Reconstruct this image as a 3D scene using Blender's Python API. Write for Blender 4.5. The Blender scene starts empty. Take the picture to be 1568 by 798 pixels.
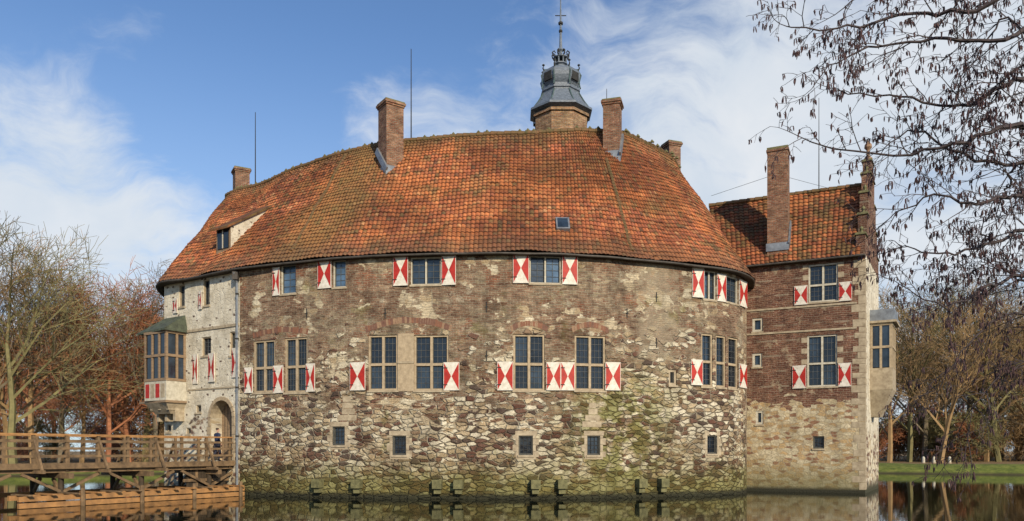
import bpy, math, random
from mathutils import Vector, noise as mn
random.seed(7)
F=1170.0; CAMH=2.3; HY=690.0; CX=784.0
def svy(px,py,Y):   # survey reading -> world position at distance Y
    return Vector(((px-CX)/F*Y, Y, CAMH+(HY-py)/F*Y))
# ------------------------------------------------------------ nodes
class G:
    def __init__(s,nt): s.nt=nt
    def n(s,t,props=None,**inp):
        nd=s.nt.nodes.new(t)
        if props:
            for k,v in props.items(): setattr(nd,k,v)
        for k,v in inp.items():
            k=k.replace('_',' ')
            s.set(nd.inputs[k],v)
        return nd
    def set(s,sock,v):
        if hasattr(v,'links') : s.nt.links.new(v,sock)
        elif isinstance(v,tuple) and len(v)==3 and sock.type=='RGBA': sock.default_value=(*v,1)
        else: sock.default_value=v
    def math(s,op,a,b=0.0,c=None,clamp=False):
        nd=s.nt.nodes.new('ShaderNodeMath'); nd.operation=op; nd.use_clamp=clamp
        s.set(nd.inputs[0],a); s.set(nd.inputs[1],b)
        if c is not None: s.set(nd.inputs[2],c)
        return nd.outputs[0]
    def vmath(s,op,a,b):
        nd=s.nt.nodes.new('ShaderNodeVectorMath'); nd.operation=op
        s.set(nd.inputs[0],a)
        if op=='SCALE': s.set(nd.inputs[3],b)
        else: s.set(nd.inputs[1],b)
        return nd.outputs['Value'] if op=='DOT_PRODUCT' else nd.outputs[0]
    def mix(s,f,a,b,bt='MIX'):
        nd=s.nt.nodes.new('ShaderNodeMix'); nd.data_type='RGBA'; nd.blend_type=bt
        s.set(nd.inputs[0],f); s.set(nd.inputs[6],a); s.set(nd.inputs[7],b)
        return nd.outputs[2]
    def ramp(s,f,stops,interp='LINEAR'):
        nd=s.nt.nodes.new('ShaderNodeValToRGB'); cr=nd.color_ramp; cr.interpolation=interp
        while len(cr.elements)<len(stops): cr.elements.new(0.5)
        for e,(p,c) in zip(cr.elements,stops):
            e.position=p; e.color=(*c,1) if isinstance(c,tuple) else (c,c,c,1)
        s.set(nd.inputs[0],f); return nd.outputs[0]
    def sm(s,x,a,b):
        nd=s.nt.nodes.new('ShaderNodeMapRange'); nd.interpolation_type='SMOOTHSTEP'
        s.set(nd.inputs[0],x)
        lo,hi,o1,o2=(a,b,0.,1.) if a<b else (b,a,1.,0.)
        nd.inputs[1].default_value=lo; nd.inputs[2].default_value=hi; nd.inputs[3].default_value=o1; nd.inputs[4].default_value=o2
        return nd.outputs[0]
    def noise(s,vec,scale,detail=4,rough=.55):
        return s.n('ShaderNodeTexNoise',Vector=vec,Scale=float(scale),Detail=float(detail),Roughness=float(rough)).outputs[0]
    def scalev(s,vec,x,y,z=1.):
        nd=s.nt.nodes.new('ShaderNodeVectorMath'); nd.operation='MULTIPLY'
        s.set(nd.inputs[0],vec); nd.inputs[1].default_value=(x,y,z); return nd.outputs[0]
    def bump(s,h,st,dist):
        return s.n('ShaderNodeBump',Strength=float(st),Distance=float(dist),Height=h).outputs[0]
def newmat(name,rough=.85):
    m=bpy.data.materials.new(name); m.use_nodes=True
    g=G(m.node_tree); b=m.node_tree.nodes['Principled BSDF']; b.inputs['Roughness'].default_value=rough
    if 'Specular IOR Level' in b.inputs: b.inputs['Specular IOR Level'].default_value=.3
    return m,g,b
M={}
def simple(name,col,col2=None,scale=3.,rough=.8,bump=.3,stretch=(1,1,1),metal=0.):
    m,g,b=newmat(name,rough)
    tc=g.n('ShaderNodeTexCoord').outputs['Object']
    tc=g.scalev(tc,*stretch)
    nz=g.noise(tc,scale,5,.65)
    col2=col2 or tuple(c*.6 for c in col)
    c=g.ramp(nz,[(.3,col2),(.7,col)])
    g.set(b.inputs['Base Color'],c)
    b.inputs['Metallic'].default_value=metal
    if bump: g.set(b.inputs['Normal'],g.bump(nz,bump,.02))
    M[name]=m; return m

def layers(g):
    uv=g.n('ShaderNodeUVMap').outputs[0]
    sep=g.n('ShaderNodeSeparateXYZ',Vector=uv)
    u,v=sep.outputs[0],sep.outputs[1]
    nc=g.n('ShaderNodeTexNoise',Vector=uv,Scale=1.6,Detail=2.).outputs[1]
    d=g.vmath('SCALE',g.vmath('SUBTRACT',nc,(.5,.5,.5)),.26)
    duv=g.vmath('ADD',uv,d)
    return uv,u,v,duv
def rubble(g,duv,sx,sy,pal,mortar,ragged=.11):
    nc=g.n('ShaderNodeTexNoise',Vector=duv,Scale=7.,Detail=3.).outputs[1]
    rv_=g.vmath('ADD',duv,g.vmath('SCALE',g.vmath('SUBTRACT',nc,(.5,.5,.5)),ragged))
    c=g.scalev(rv_,sx,sy)
    vo=g.n('ShaderNodeTexVoronoi',{'voronoi_dimensions':'2D'},Vector=c,Scale=1.,Randomness=.9)
    ve=g.n('ShaderNodeTexVoronoi',{'voronoi_dimensions':'2D','feature':'DISTANCE_TO_EDGE'},Vector=c,Scale=1.,Randomness=.9).outputs['Distance']
    sc_=g.n('ShaderNodeSeparateColor',Color=vo.outputs['Color'])
    r=sc_.outputs[0]; r2=sc_.outputs[1]
    col=g.ramp(r,pal,'CONSTANT')
    fine=g.noise(duv,11,4,.75)
    col=g.mix(.75,col,g.ramp(fine,[(.25,.35),(.75,1.2)]),'MULTIPLY')
    col=g.mix(1.,col,(1.42,1.38,1.30),'MULTIPLY')
    mm=g.math('MULTIPLY',g.sm(ve,.12,.03),.9)
    return g.mix(mm,col,mortar),ve,r2
def bricks(g,duv,c1,c2,mortar,w=.29,h=.095):
    b=g.n('ShaderNodeTexBrick',Vector=duv,Color1=c1,Color2=c2,Mortar=mortar,Scale=1.,Mortar_Size=.012,Mortar_Smooth=.2,Bias=0.,Brick_Width=w,Row_Height=h)
    nz=g.noise(duv,3.2,5,.7)
    col=g.mix(.8,b.outputs[0],g.ramp(nz,[(.3,.45),(.7,1.3)]),'MULTIPLY')
    st=g.noise(g.scalev(duv,1.6,9.),1.,3,.7)
    col=g.mix(.8,col,g.ramp(st,[(.32,.55),(.68,1.45)]),'MULTIPLY')
    return col,b.outputs[1]
PAL=[(0.,(.50,.46,.36)),(.15,(.32,.255,.17)),(.25,(.12,.06,.045)),(.36,(.60,.56,.46)),(.50,(.23,.165,.115)),(.59,(.44,.36,.25)),(.68,(.15,.085,.065)),(.79,(.54,.50,.41)),(.90,(.09,.065,.055))]
def castle_wall():
    m,g,b=newmat('castle_masonry',.92)
    uv,u,v,duv=layers(g)
    nb=g.noise(uv,.33,3,.6); nm=g.noise(uv,1.3,4,.6); nf=g.noise(uv,3.5,4,.7)
    mort=g.ramp(g.noise(uv,.45,3),[(.42,(.17,.125,.085)),(.58,(.46,.41,.31))])
    rc,re,rr_=rubble(g,duv,2.2,5.2,PAL,mort)
    rc2,re2,rr2=rubble(g,g.vmath('ADD',duv,(17.,3.,0.)),1.9,4.4,[(0.,(.52,.45,.33)),(.3,(.38,.30,.20)),(.5,(.56,.51,.40)),(.72,(.31,.225,.15)),(.88,(.2,.12,.08))],(.42,.36,.26))
    bc,bf=bricks(g,duv,(.19,.098,.062),(.32,.215,.14),(.42,.35,.255),.3,.11)
    bc2,bf2=bricks(g,duv,(.36,.29,.19),(.24,.15,.10),(.46,.39,.29),.3,.11)
    bc3,bf3=bricks(g,duv,(.30,.115,.06),(.22,.085,.05),(.38,.30,.21),.3,.11)
    bc=g.mix(g.sm(g.noise(uv,.55,3),.45,.56),bc,bc2)
    bc=g.mix(g.math('MULTIPLY',g.sm(g.noise(g.vmath('ADD',uv,(77.,15.,0.)),.6,5,.65),.56,.63),.75),bc,bc3)
    h=g.math('ADD',v,g.math('MULTIPLY',g.math('SUBTRACT',nb,.5),7.0))
    h=g.math('ADD',h,g.math('MULTIPLY',g.math('SUBTRACT',nm,.5),4.0))
    hr=g.math('ADD',h,g.math('MULTIPLY',g.math('SUBTRACT',rr_,.5),4.2))
    hr=g.math('SUBTRACT',hr,g.math('MULTIPLY',g.sm(g.math('ABSOLUTE',g.math('SUBTRACT',u,UPIER)),3.6,1.2),2.2))
    mask=g.sm(hr,5.6,5.75)
    col=g.mix(mask,rc,bc)
    pn=g.math('ADD',g.noise(g.vmath('ADD',uv,(31.,5.,0.)),.5,4,.65),g.math('MULTIPLY',g.math('SUBTRACT',rr2,.5),.16))
    pm=g.sm(pn,.565,.58)
    col=g.mix(pm,col,rc2)
    pm2=g.sm(g.noise(g.vmath('ADD',uv,(7.,55.,0.)),.75,6,.72),.59,.65)
    col=g.mix(g.math('MULTIPLY',pm2,.65),col,g.mix(nf,(.38,.32,.22),(.64,.58,.45)))
    col=g.mix(.65,col,g.ramp(g.noise(g.scalev(uv,.6,.14),1.6,5,.65),[(.3,.4),(.62,1.15)]),'MULTIPLY')
    col=g.mix(g.math('MULTIPLY',g.sm(nf,.59,.71),.5),col,(.08,.055,.042))
    un=g.math('ADD',u,g.math('MULTIPLY',g.math('SUBTRACT',nm,.5),3.5))
    pier=g.math('MULTIPLY',g.sm(g.math('ABSOLUTE',g.math('SUBTRACT',un,UPIER)),1.3,.7),g.sm(h,6.6,7.8))
    col=g.mix(g.math('MULTIPLY',pier,.45),col,g.mix(nf,(.30,.25,.17),(.50,.44,.33)))
    dk=g.math('MULTIPLY',g.sm(g.noise(g.scalev(g.vmath('ADD',uv,(3.,33.,0.)),.35,.8),1.,5,.65),.52,.62),.55)
    col=g.mix(dk,col,g.mix(1.,col,(.42,.37,.34),'MULTIPLY'))
    # heavier grime toward the water
    gm_=g.math('MULTIPLY',g.sm(g.math('ADD',v,g.math('MULTIPLY',nb,-4.)),2.0,-1.4),.45)
    col=g.mix(gm_,col,g.mix(1.,col,(.45,.42,.30),'MULTIPLY'))
    mz=g.math('MULTIPLY',g.sm(g.math('ABSOLUTE',g.math('SUBTRACT',u,UMOSS)),4.6,.6),g.sm(v,7.5,4.5))
    mz=g.math('MULTIPLY',mz,g.sm(g.math('ADD',nm,g.math('MULTIPLY',nf,.4)),.57,.75))
    gr=g.math('MAXIMUM',g.math('MULTIPLY',mz,.85),g.math('MULTIPLY',g.sm(g.math('ADD',v,g.math('MULTIPLY',nm,-2.4)),.9,-.7),.8))
    gr=g.math('MAXIMUM',gr,g.math('MULTIPLY',g.sm(g.noise(g.vmath('ADD',uv,(99.,0.,0.)),.7,5,.7),.56,.69),.5))
    col=g.mix(gr,col,g.mix(.5,(.13,.12,.03),g.mix(1.,col,(.5,.56,.2),'MULTIPLY')))
    col=g.mix(g.sm(g.math('ADD',v,g.math('MULTIPLY',nf,-.3)),.25,-.05),col,(.035,.035,.02))
    g.set(b.inputs['Base Color'],col)
    hh=g.math('ADD',g.math('MULTIPLY',g.sm(re,0.,.18),g.math('SUBTRACT',1.,mask)),g.math('MULTIPLY',g.noise(uv,12,5,.75),.9))
    hh=g.math('SUBTRACT',hh,g.math('MULTIPLY',bf,g.math('MULTIPLY',mask,.5)))
    g.set(b.inputs['Normal'],g.bump(hh,1.,.085))
    M['castle']=m
def plaster_wall():
    m,g,b=newmat('weathered_plaster',.9)
    uv,u,v,duv=layers(g)
    nm=g.noise(uv,1.1,5,.65)
    pc=g.ramp(nm,[(.3,(.42,.37,.28)),(.5,(.62,.57,.46)),(.7,(.74,.70,.59))])
    rc,re,_=rubble(g,duv,2.6,4.9,PAL,(.45,.40,.31))
    k=g.math('ADD',v,g.math('MULTIPLY',g.math('SUBTRACT',g.noise(uv,.6,5,.65),.5),7.))
    col=g.mix(g.sm(k,3.4,2.9),pc,rc)
    vs=g.n('ShaderNodeTexVoronoi',{'voronoi_dimensions':'2D'},Vector=g.scalev(duv,1.5,2.3),Scale=1.).outputs['Distance']
    col=g.mix(g.math('MULTIPLY',g.sm(vs,.17,.1),g.sm(nm,.45,.55)),col,(.13,.09,.07))
    col=g.mix(.5,col,g.ramp(g.noise(g.scalev(uv,1.4,.25),1.3,5,.7),[(.3,.5),(.6,1.05)]),'MULTIPLY')
    col=g.mix(g.sm(v,.8,.1),col,(.05,.05,.03))
    g.set(b.inputs['Base Color'],col)
    g.set(b.inputs['Normal'],g.bump(g.math('ADD',g.noise(uv,9,5,.7),g.sm(re,0.,.1)),.5,.04))
    M['plaster']=m
def wing_wall():
    m,g,b=newmat('wing_masonry',.92)
    uv,u,v,duv=layers(g)
    nm=g.noise(uv,1.2,4,.6); nf=g.noise(uv,4.,4,.7)
    bc,bf=bricks(g,duv,(.12,.048,.033),(.20,.10,.062),(.26,.19,.14),.3,.11)
    rc,re,rr_=rubble(g,duv,2.9,6.2,[(0.,(.40,.34,.23)),(.3,(.33,.235,.13)),(.5,(.46,.41,.30)),(.75,(.22,.125,.08)),(.88,(.40,.29,.16))],(.36,.30,.21))
    k=g.math('ADD',v,g.math('MULTIPLY',g.math('SUBTRACT',nm,.5),1.2)); k=g.math('ADD',k,g.math('MULTIPLY',g.math('SUBTRACT',rr_,.5),.8))
    col=g.mix(g.sm(k,5.0,4.9),bc,rc)
    rep=g.math('FRACT',g.math('DIVIDE',v,.85))
    band=g.math('MULTIPLY',g.sm(rep,.87,.91),g.sm(nm,.46,.54))
    col=g.mix(g.math('MULTIPLY',band,g.math('MULTIPLY',g.sm(v,5.4,5.6),.5)),col,(.36,.31,.23))
    pm=g.sm(g.noise(g.vmath('ADD',uv,(3.,8.,0.)),.9,5,.7),.59,.63)
    col=g.mix(g.math('MULTIPLY',pm,.6),col,g.mix(nf,(.24,.17,.1),(.46,.40,.29)))
    col=g.mix(.7,col,g.ramp(g.noise(g.scalev(uv,1.,.3),1.3,5,.7),[(.3,.4),(.65,1.2)]),'MULTIPLY')
    col=g.mix(g.math('MULTIPLY',g.sm(v,2.2,.2),.7),col,(.14,.13,.055))
    col=g.mix(g.sm(v,.4,.1),col,(.03,.03,.02))
    g.set(b.inputs['Base Color'],col)
    g.set(b.inputs['Normal'],g.bump(g.noise(uv,11,5,.75),.9,.06))
    M['wing']=m
def brick_mat(name,c1,c2,mort):
    m,g,b=newmat(name,.9)
    uv,u,v,duv=layers(g)
    bc,bf=bricks(g,duv,c1,c2,mort,.25,.09)
    bc=g.mix(.7,bc,g.ramp(g.noise(uv,1.2,4,.7),[(.3,.35),(.7,1.15)]),'MULTIPLY')
    g.set(b.inputs['Base Color'],bc)
    g.set(b.inputs['Normal'],g.bump(g.math('SUBTRACT',g.noise(uv,12,4,.7),bf),.7,.04)); M[name]=m
def roof_mat(name,moss,dark):
    m,g,b=newmat(name,.85)
    uv=g.n('ShaderNodeUVMap').outputs[0]
    sep=g.n('ShaderNodeSeparateXYZ',Vector=uv); u,v=sep.outputs[0],sep.outputs[1]
    cell=g.n('ShaderNodeCombineXYZ',X=g.math('FLOOR',u),Y=g.math('FLOOR',v)).outputs[0]
    r=g.n('ShaderNodeTexWhiteNoise',{'noise_dimensions':'2D'},Vector=cell).outputs[0]
    col=g.ramp(r,[(0.,(.33,.105,.045)),(.22,(.27,.085,.04)),(.45,(.38,.135,.055)),(.62,(.24,.08,.043)),(.78,(.34,.145,.065)),(.9,(.14,.065,.04)),(.97,(.46,.23,.11))],'CONSTANT')
    muv=g.scalev(uv,.22,.30)
    big=g.noise(muv,.22,5,.6); med=g.noise(g.vmath('ADD',muv,(5.,9.,0.)),.9,6,.7)
    hue=g.noise(g.vmath('ADD',muv,(55.,19.,0.)),.35,5,.65)
    col=g.mix(g.math('MULTIPLY',g.sm(hue,.43,.6),.6),col,(.47,.16,.05))
    col=g.mix(g.math('MULTIPLY',g.sm(g.noise(g.vmath('ADD',muv,(15.,79.,0.)),.4,5,.7),.52,.64),.5),col,(.25,.15,.055))
    col=g.mix(g.math('MULTIPLY',g.sm(big,.44,.57),.85),col,g.mix(1.,col,(.48,.48,.46),'MULTIPLY'))
    st=g.noise(g.scalev(muv,.25,2.6),1.2,4,.7); col=g.mix(.7,col,g.ramp(st,[(.33,.45),(.62,1.25)]),'MULTIPLY')
    st2=g.noise(g.scalev(muv,2.2,.28),1.,4,.7); col=g.mix(.6,col,g.ramp(st2,[(.34,.5),(.6,1.15)]),'MULTIPLY')
    mm=g.math('MULTIPLY',g.sm(g.math('ADD',med,g.math('MULTIPLY',g.math('SUBTRACT',r,.5),.2)),.55-moss*.14,.67-moss*.14),.75)
    col=g.mix(mm,col,g.ramp(g.noise(muv,6,4),[(.35,(.06,.043,.02)),(.65,(.15,.105,.038))]))
    z=g.math('MULTIPLY',g.sm(g.math('ABSOLUTE',g.math('SUBTRACT',g.math('ADD',u,g.math('MULTIPLY',med,24.)),g.math('ADD',USTREAK,g.math('MULTIPLY',v,.35)))),16.,3.),.6)
    if moss<.5:
        col=g.mix(z,col,(.15,.10,.035))
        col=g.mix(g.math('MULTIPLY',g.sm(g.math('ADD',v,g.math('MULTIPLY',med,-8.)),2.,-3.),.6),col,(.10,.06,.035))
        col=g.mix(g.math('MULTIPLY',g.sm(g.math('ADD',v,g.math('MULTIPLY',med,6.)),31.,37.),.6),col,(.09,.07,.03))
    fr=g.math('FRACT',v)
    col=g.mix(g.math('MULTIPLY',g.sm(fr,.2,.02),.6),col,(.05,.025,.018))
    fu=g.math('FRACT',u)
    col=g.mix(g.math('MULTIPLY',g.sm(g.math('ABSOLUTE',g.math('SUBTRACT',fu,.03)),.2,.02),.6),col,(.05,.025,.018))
    col=g.mix(1.,col,(dark,dark,dark),'MULTIPLY')
    g.set(b.inputs['Base Color'],col)
    g.set(b.inputs['Normal'],g.bump(g.noise(uv,3,5,.75),.5,.04)); M[name]=m
# ------------------------------------------------------------ mesh builder
class MB:
    def __init__(s): s.v=[];s.f=[];s.m=[];s.uv=[];s.mats=[]
    def mi(s,k):
        if k not in s.mats: s.mats.append(k)
        return s.mats.index(k)
    def poly(s,pts,mat,uvs=None):
        b=len(s.v); s.v+= [tuple(p) for p in pts]; s.f.append(tuple(range(b,b+len(pts)))); s.m.append(s.mi(mat))
        if uvs is None:
            a=Vector(pts[1])-Vector(pts[0]); c=Vector(pts[-1])-Vector(pts[0]); n=a.cross(c)
            if n.length>1e-12: n.normalize()
            if abs(n.z)<.75:
                h=Vector((-n.y,n.x,0)); 
                if h.length<1e-6: h=Vector((1,0,0))
                h.normalize(); 
                if h.x<0: h=-h
                uvs=[(Vector(p).dot(h),p[2]) for p in pts]
            else: uvs=[(p[0],p[1]) for p in pts]
        s.uv+=uvs
    def hexa(s,c,mat):  # c: 8 corners, bottom 0-3 , top 4-7
        for q in ((0,3,2,1),(4,5,6,7),(0,1,5,4),(1,2,6,5),(2,3,7,6),(3,0,4,7)): s.poly([c[i] for i in q],mat)
    def obox(s,c,ax,ay,az,h,mat):
        c=Vector(c); X=Vector(ax).normalized()*h[0]; Y=Vector(ay).normalized()*h[1]; Z=Vector(az).normalized()*h[2]
        s.hexa([c-X-Y-Z,c+X-Y-Z,c+X+Y-Z,c-X+Y-Z,c-X-Y+Z,c+X-Y+Z,c+X+Y+Z,c-X+Y+Z],mat)
    def beam(s,a,b,w,h,mat):
        a=Vector(a);b=Vector(b);d=(b-a); L=d.length; d.normalize()
        up=Vector((0,0,1)) if abs(d.z)<.95 else Vector((1,0,0))
        sx=d.cross(up).normalized(); uz=sx.cross(d).normalized()
        s.obox((a+b)/2,d,sx,uz,(L/2,w/2,h/2),mat)
    def tube(s,pts,rad,k,mat,cap=False):
        base=len(s.v); n=len(pts); mi=s.mi(mat)
        ref=Vector((.31,.52,.79))
        for i,p in enumerate(pts):
            d=(pts[min(i+1,n-1)]-pts[max(i-1,0)])
            if d.length<1e-9: d=Vector((0,0,1))
            d.normalize(); a=d.cross(ref); 
            if a.length<.05: a=d.cross(Vector((1,0,0)))
            a.normalize(); b=d.cross(a)
            for j in range(k):
                t=2*math.pi*j/k; q=p+(a*math.cos(t)+b*math.sin(t))*rad[i]
                s.v.append((q.x,q.y,q.z))
        for i in range(n-1):
            for j in range(k):
                j2=(j+1)%k
                s.f.append((base+i*k+j,base+i*k+j2,base+(i+1)*k+j2,base+(i+1)*k+j)); s.m.append(mi)
                s.uv+=[(0,0),(1,0),(1,1),(0,1)]
        if cap:
            for i,st in ((0,1),(n-1,-1)):
                s.f.append(tuple(base+i*k+j for j in range(k))[::-st]); s.m.append(mi); s.uv+=[(0,0)]*k
    def lathe(s,c,prof,k,mat,rot=0.):
        for (r0,z0),(r1,z1) in zip(prof,prof[1:]):
            for j in range(k):
                a=2*math.pi*j/k+rot; b=2*math.pi*(j+1)/k+rot
                P=lambda r,t,z:(c[0]+r*math.cos(t),c[1]+r*math.sin(t),z)
                s.poly([P(r0,a,z0),P(r0,b,z0),P(r1,b,z1),P(r1,a,z1)],mat)
    def build(s,name,parent=None,smooth=False):
        me=bpy.data.meshes.new(name); me.from_pydata(s.v,[],s.f)
        for k in s.mats: me.materials.append(M[k])
        me.polygons.foreach_set('material_index',s.m)
        uvl=me.uv_layers.new(name='UVMap'); uvl.data.foreach_set('uv',[x for t in s.uv for x in t])
        if smooth: me.polygons.foreach_set('use_smooth',[True]*len(s.f))
        me.update(); o=bpy.data.objects.new(name,me); bpy.context.scene.collection.objects.link(o)
        if parent: o.parent=parent
        return o
def empty(name,loc=(0,0,0)):
    e=bpy.data.objects.new(name,None); bpy.context.scene.collection.objects.link(e); return e
def catmull(P,sub,closed=False):
    out=[]
    n=len(P)
    for i in range(n-1):
        p0=P[max(i-1,0)];p1=P[i];p2=P[i+1];p3=P[min(i+2,n-1)]
        for k in range(sub):
            t=k/sub
            out.append((( p1*2)+(p2-p0)*t+(p0*2-p1*5+p2*4-p3)*t*t+(p1*3-p0-p2*3+p3)*t**3)*.5)
    out.append(P[-1]); return out
V2=lambda x,y:Vector((x,y))
# ------------------------------------------------------------ wall path
class Path:
    def __init__(s,pts):
        s.p=pts; s.c=[0.]
        for a,b in zip(pts,pts[1:]): s.c.append(s.c[-1]+(b-a).length)
        s.L=s.c[-1]; s.holes=[]
        s.sn=[]
        for a,b in zip(pts,pts[1:]):
            t=(b-a).normalized(); s.sn.append(V2(t.y,-t.x))
        s.vn=[]
        for i in range(len(pts)):
            if 0<i<len(pts)-1 and s.sn[i-1].dot(s.sn[i])>math.cos(math.radians(13)): s.vn.append((s.sn[i-1]+s.sn[i]).normalized())
            else: s.vn.append(None)
    def seg(s,u):
        u=min(max(u,0.),s.L-1e-6)
        lo,hi=0,len(s.c)-1
        while hi-lo>1:
            m=(lo+hi)//2
            if s.c[m]<=u: lo=m
            else: hi=m
        return lo,(u-s.c[lo])/(s.c[lo+1]-s.c[lo])
    def W(s,u,z,d=0.):
        i,f=s.seg(u); p=s.p[i].lerp(s.p[i+1],f)
        a=s.vn[i] or s.sn[i]; b=s.vn[i+1] or s.sn[i]; n=a.lerp(b,f).normalized()
        q=p-n*d; return Vector((q.x,q.y,z))
    def u(s,px,front=True):
        k=(px-CX)/F; best=None
        for i,(a,b) in enumerate(zip(s.p,s.p[1:])):
            fa=a.x-k*a.y; fb=b.x-k*b.y
            if fa*fb<=0 and abs(fa-fb)>1e-9:
                t=fa/(fa-fb); q=a.lerp(b,t)
                if best is None or q.y<best[0]: best=(q.y,s.c[i]+t*(b-a).length)
        if best is None: raise Exception('no hit %s'%px)
        return best[1]
    def z(s,u,py): return CAMH+(HY-py)/F*s.W(u,0).y
    def rect(s,x0,x1,y0,y1):
        a=s.u(x0);b=s.u(x1);m=(a+b)/2
        return a,b,s.z(m,y1),s.z(m,y0)
    def ubox(s,mb,u0,u1,z0,z1,d0,d1,mat,nseg=1):
        for k in range(nseg):
            a=u0+(u1-u0)*k/nseg; b=u0+(u1-u0)*(k+1)/nseg
            W=s.W
            mb.hexa([W(a,z0,d0),W(b,z0,d0),W(b,z0,d1),W(a,z0,d1),W(a,z1,d0),W(b,z1,d0),W(b,z1,d1),W(a,z1,d1)],mat)
    def wall(s,mb,u0,u1,z0,z1,matf,step=.6):
        us={round(u0,4),round(u1,4)}; zs={round(z0,4),round(z1,4)}
        n=int((u1-u0)/step)
        for i in range(1,n): us.add(round(u0+(u1-u0)*i/n,4))
        for c in s.c:
            if u0<c<u1: us.add(round(c,4))
        H=[h for h in s.holes if h[1]>u0 and h[0]<u1]
        for h in H:
            us|={round(h[0],4),round(h[1],4)}; zs|={round(h[2],4),round(h[3],4)}
        us=sorted(us); zs=sorted(zs); W=s.W
        for a,b in zip(us,us[1:]):
            if b-a<1e-5: continue
            mu=(a+b)/2
            for c,d in zip(zs,zs[1:]):
                mz=(c+d)/2
                if any(h[0]<mu<h[1] and h[2]<mz<h[3] for h in H): continue
                mb.poly([W(a,c),W(b,c),W(b,d),W(a,d)],matf(mu),[(a,c),(b,c),(b,d),(a,d)])
        for h in H:
            a,b,c,d,D=h; mt=matf((a+b)/2)
            for (p,q) in (((a,c),(b,c)),((b,c),(b,d)),((b,d),(a,d)),((a,d),(a,c))):
                mb.poly([W(p[0],p[1]),W(q[0],q[1]),W(q[0],q[1],D),W(p[0],p[1],D)],mt,[p,q,(q[0]+.2,q[1]+.2),(p[0]+.2,p[1]+.2)])
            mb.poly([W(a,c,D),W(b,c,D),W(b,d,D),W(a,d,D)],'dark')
def window(P,mb,r,cols=2,splits=(),grid=(2,4),fm='frame_stone',gm='lead',ft=.07,mw=.09,surround=None,D=.24,gl=('glass','glass','glass2')):
    u0,u1,z0,z1=r; P.holes.append((u0,u1,z0,z1,D)); e=.004
    P.ubox(mb,u0-e,u0+ft,z0-e,z1+e,.05,.2,fm); P.ubox(mb,u1-ft,u1+e,z0-e,z1+e,.05,.2,fm)
    P.ubox(mb,u0+ft,u1-ft,z1-ft,z1+e,.052,.2,fm); P.ubox(mb,u0+ft,u1-ft,z0-e,z0+ft,.052,.2,fm)
    cu=[u0+ft+(u1-u0-2*ft)*i/cols for i in range(cols+1)]
    zsp=[z0+ft]+[z0+(z1-z0)*q for q in splits]+[z1-ft]
    for c in cu[1:-1]: P.ubox(mb,c-mw/2,c+mw/2,z0+ft,z1-ft,.056,.2,fm)
    for z in zsp[1:-1]: P.ubox(mb,u0+ft,u1-ft,z-mw/2,z+mw/2,.06,.2,fm)
    for i in range(cols):
        a=cu[i]+(mw/2 if i else 0); b=cu[i+1]-(mw/2 if i<cols-1 else 0)
        for j in range(len(zsp)-1):
            c=zsp[j]+(mw/2 if j else 0); d=zsp[j+1]-(mw/2 if j<len(zsp)-2 else 0)
            tl=random.uniform(-.012,.012)
            mb.poly([P.W(a,c,.17+tl),P.W(b,c,.17-tl),P.W(b,d,.17-tl*.5),P.W(a,d,.17+tl)],random.choice(gl))
            nx,nz=grid[0],max(1,round(grid[1]*(d-c)/(z1-z0)))
            t=.011 if gm!='lead' else .008
            for k in range(1,nx): x=a+(b-a)*k/nx; P.ubox(mb,x-t,x+t,c,d,.135,.15,gm)
            for k in range(1,nz): z=c+(d-c)*k/nz; P.ubox(mb,a,b,z-t,z+t,.137,.152,gm)
            t=.03
            P.ubox(mb,a,a+t,c,d,.12,.19,'casement');P.ubox(mb,b-t,b,c,d,.12,.19,'casement')
            P.ubox(mb,a+t,b-t,c,c+t,.122,.19,'casement');P.ubox(mb,a+t,b-t,d-t,d,.122,.19,'casement')
    P.ubox(mb,u0-.05,u1+.05,z0-.09,z0,-.06,.05,'stone_trim')
def shutter(P,mb,r):
    u0,u1,z0,z1=r; g=.012; tw=random.uniform(0,.09)
    W=P.W
    def Q(u,z,d): return W(u,z,d-tw*(u-u0)/(u1-u0))
    def bx(a,b,c,d,e,f,m): mb.hexa([Q(a,c,e),Q(b,c,e),Q(b,c,f),Q(a,c,f),Q(a,d,e),Q(b,d,e),Q(b,d,f),Q(a,d,f)],m)
    bx(u0+g,u1-g,z0,z1,-.065,-.02,'shutter_white')
    d=-.069; m=.035
    a,b,c,e=u0+m,u1-m,z0+m*.6,z1-m*.6; cu=(a+b)/2; cz=(c+e)/2
    for tri in (((a,c),(cu-.01,cz),(a,e)),((b,c),(b,e),(cu+.01,cz))):
        mb.poly([Q(x,z,d) for x,z in tri],'shutter_red')
    for zz in (z0+(z1-z0)*.2,z0+(z1-z0)*.8):
        bx(u0-.02,u0+.2,zz-.02,zz+.02,-.08,-.066,'iron')
def arch(P,mb,u0,u1,z,rise=.28,t=.26,mat='arch_brick'):
    n=max(8,int((u1-u0)/.11))
    for i in range(n):
        a=(i+.04)/n; b=(i+.96)/n
        def pt(f,o):
            k=4*f*(1-f); x=u0+(u1-u0)*f; tilt=(f-.5)*.5*o
            return P.W(x+tilt,z+rise*k+o,-.003-.003*(i%3))
        def pb(f,o):
            k=4*f*(1-f); x=u0+(u1-u0)*f; tilt=(f-.5)*.5*o
            return P.W(x+tilt,z+rise*k+o,.03)
        t_=t*random.uniform(.85,1.08)
        mb.hexa([pt(a,0),pt(b,0),pb(b,0),pb(a,0),pt(a,t_),pt(b,t_),pb(b,t_),pb(a,t_)],random.choice([mat,'arch_brick3','arch_brick2']))
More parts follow.
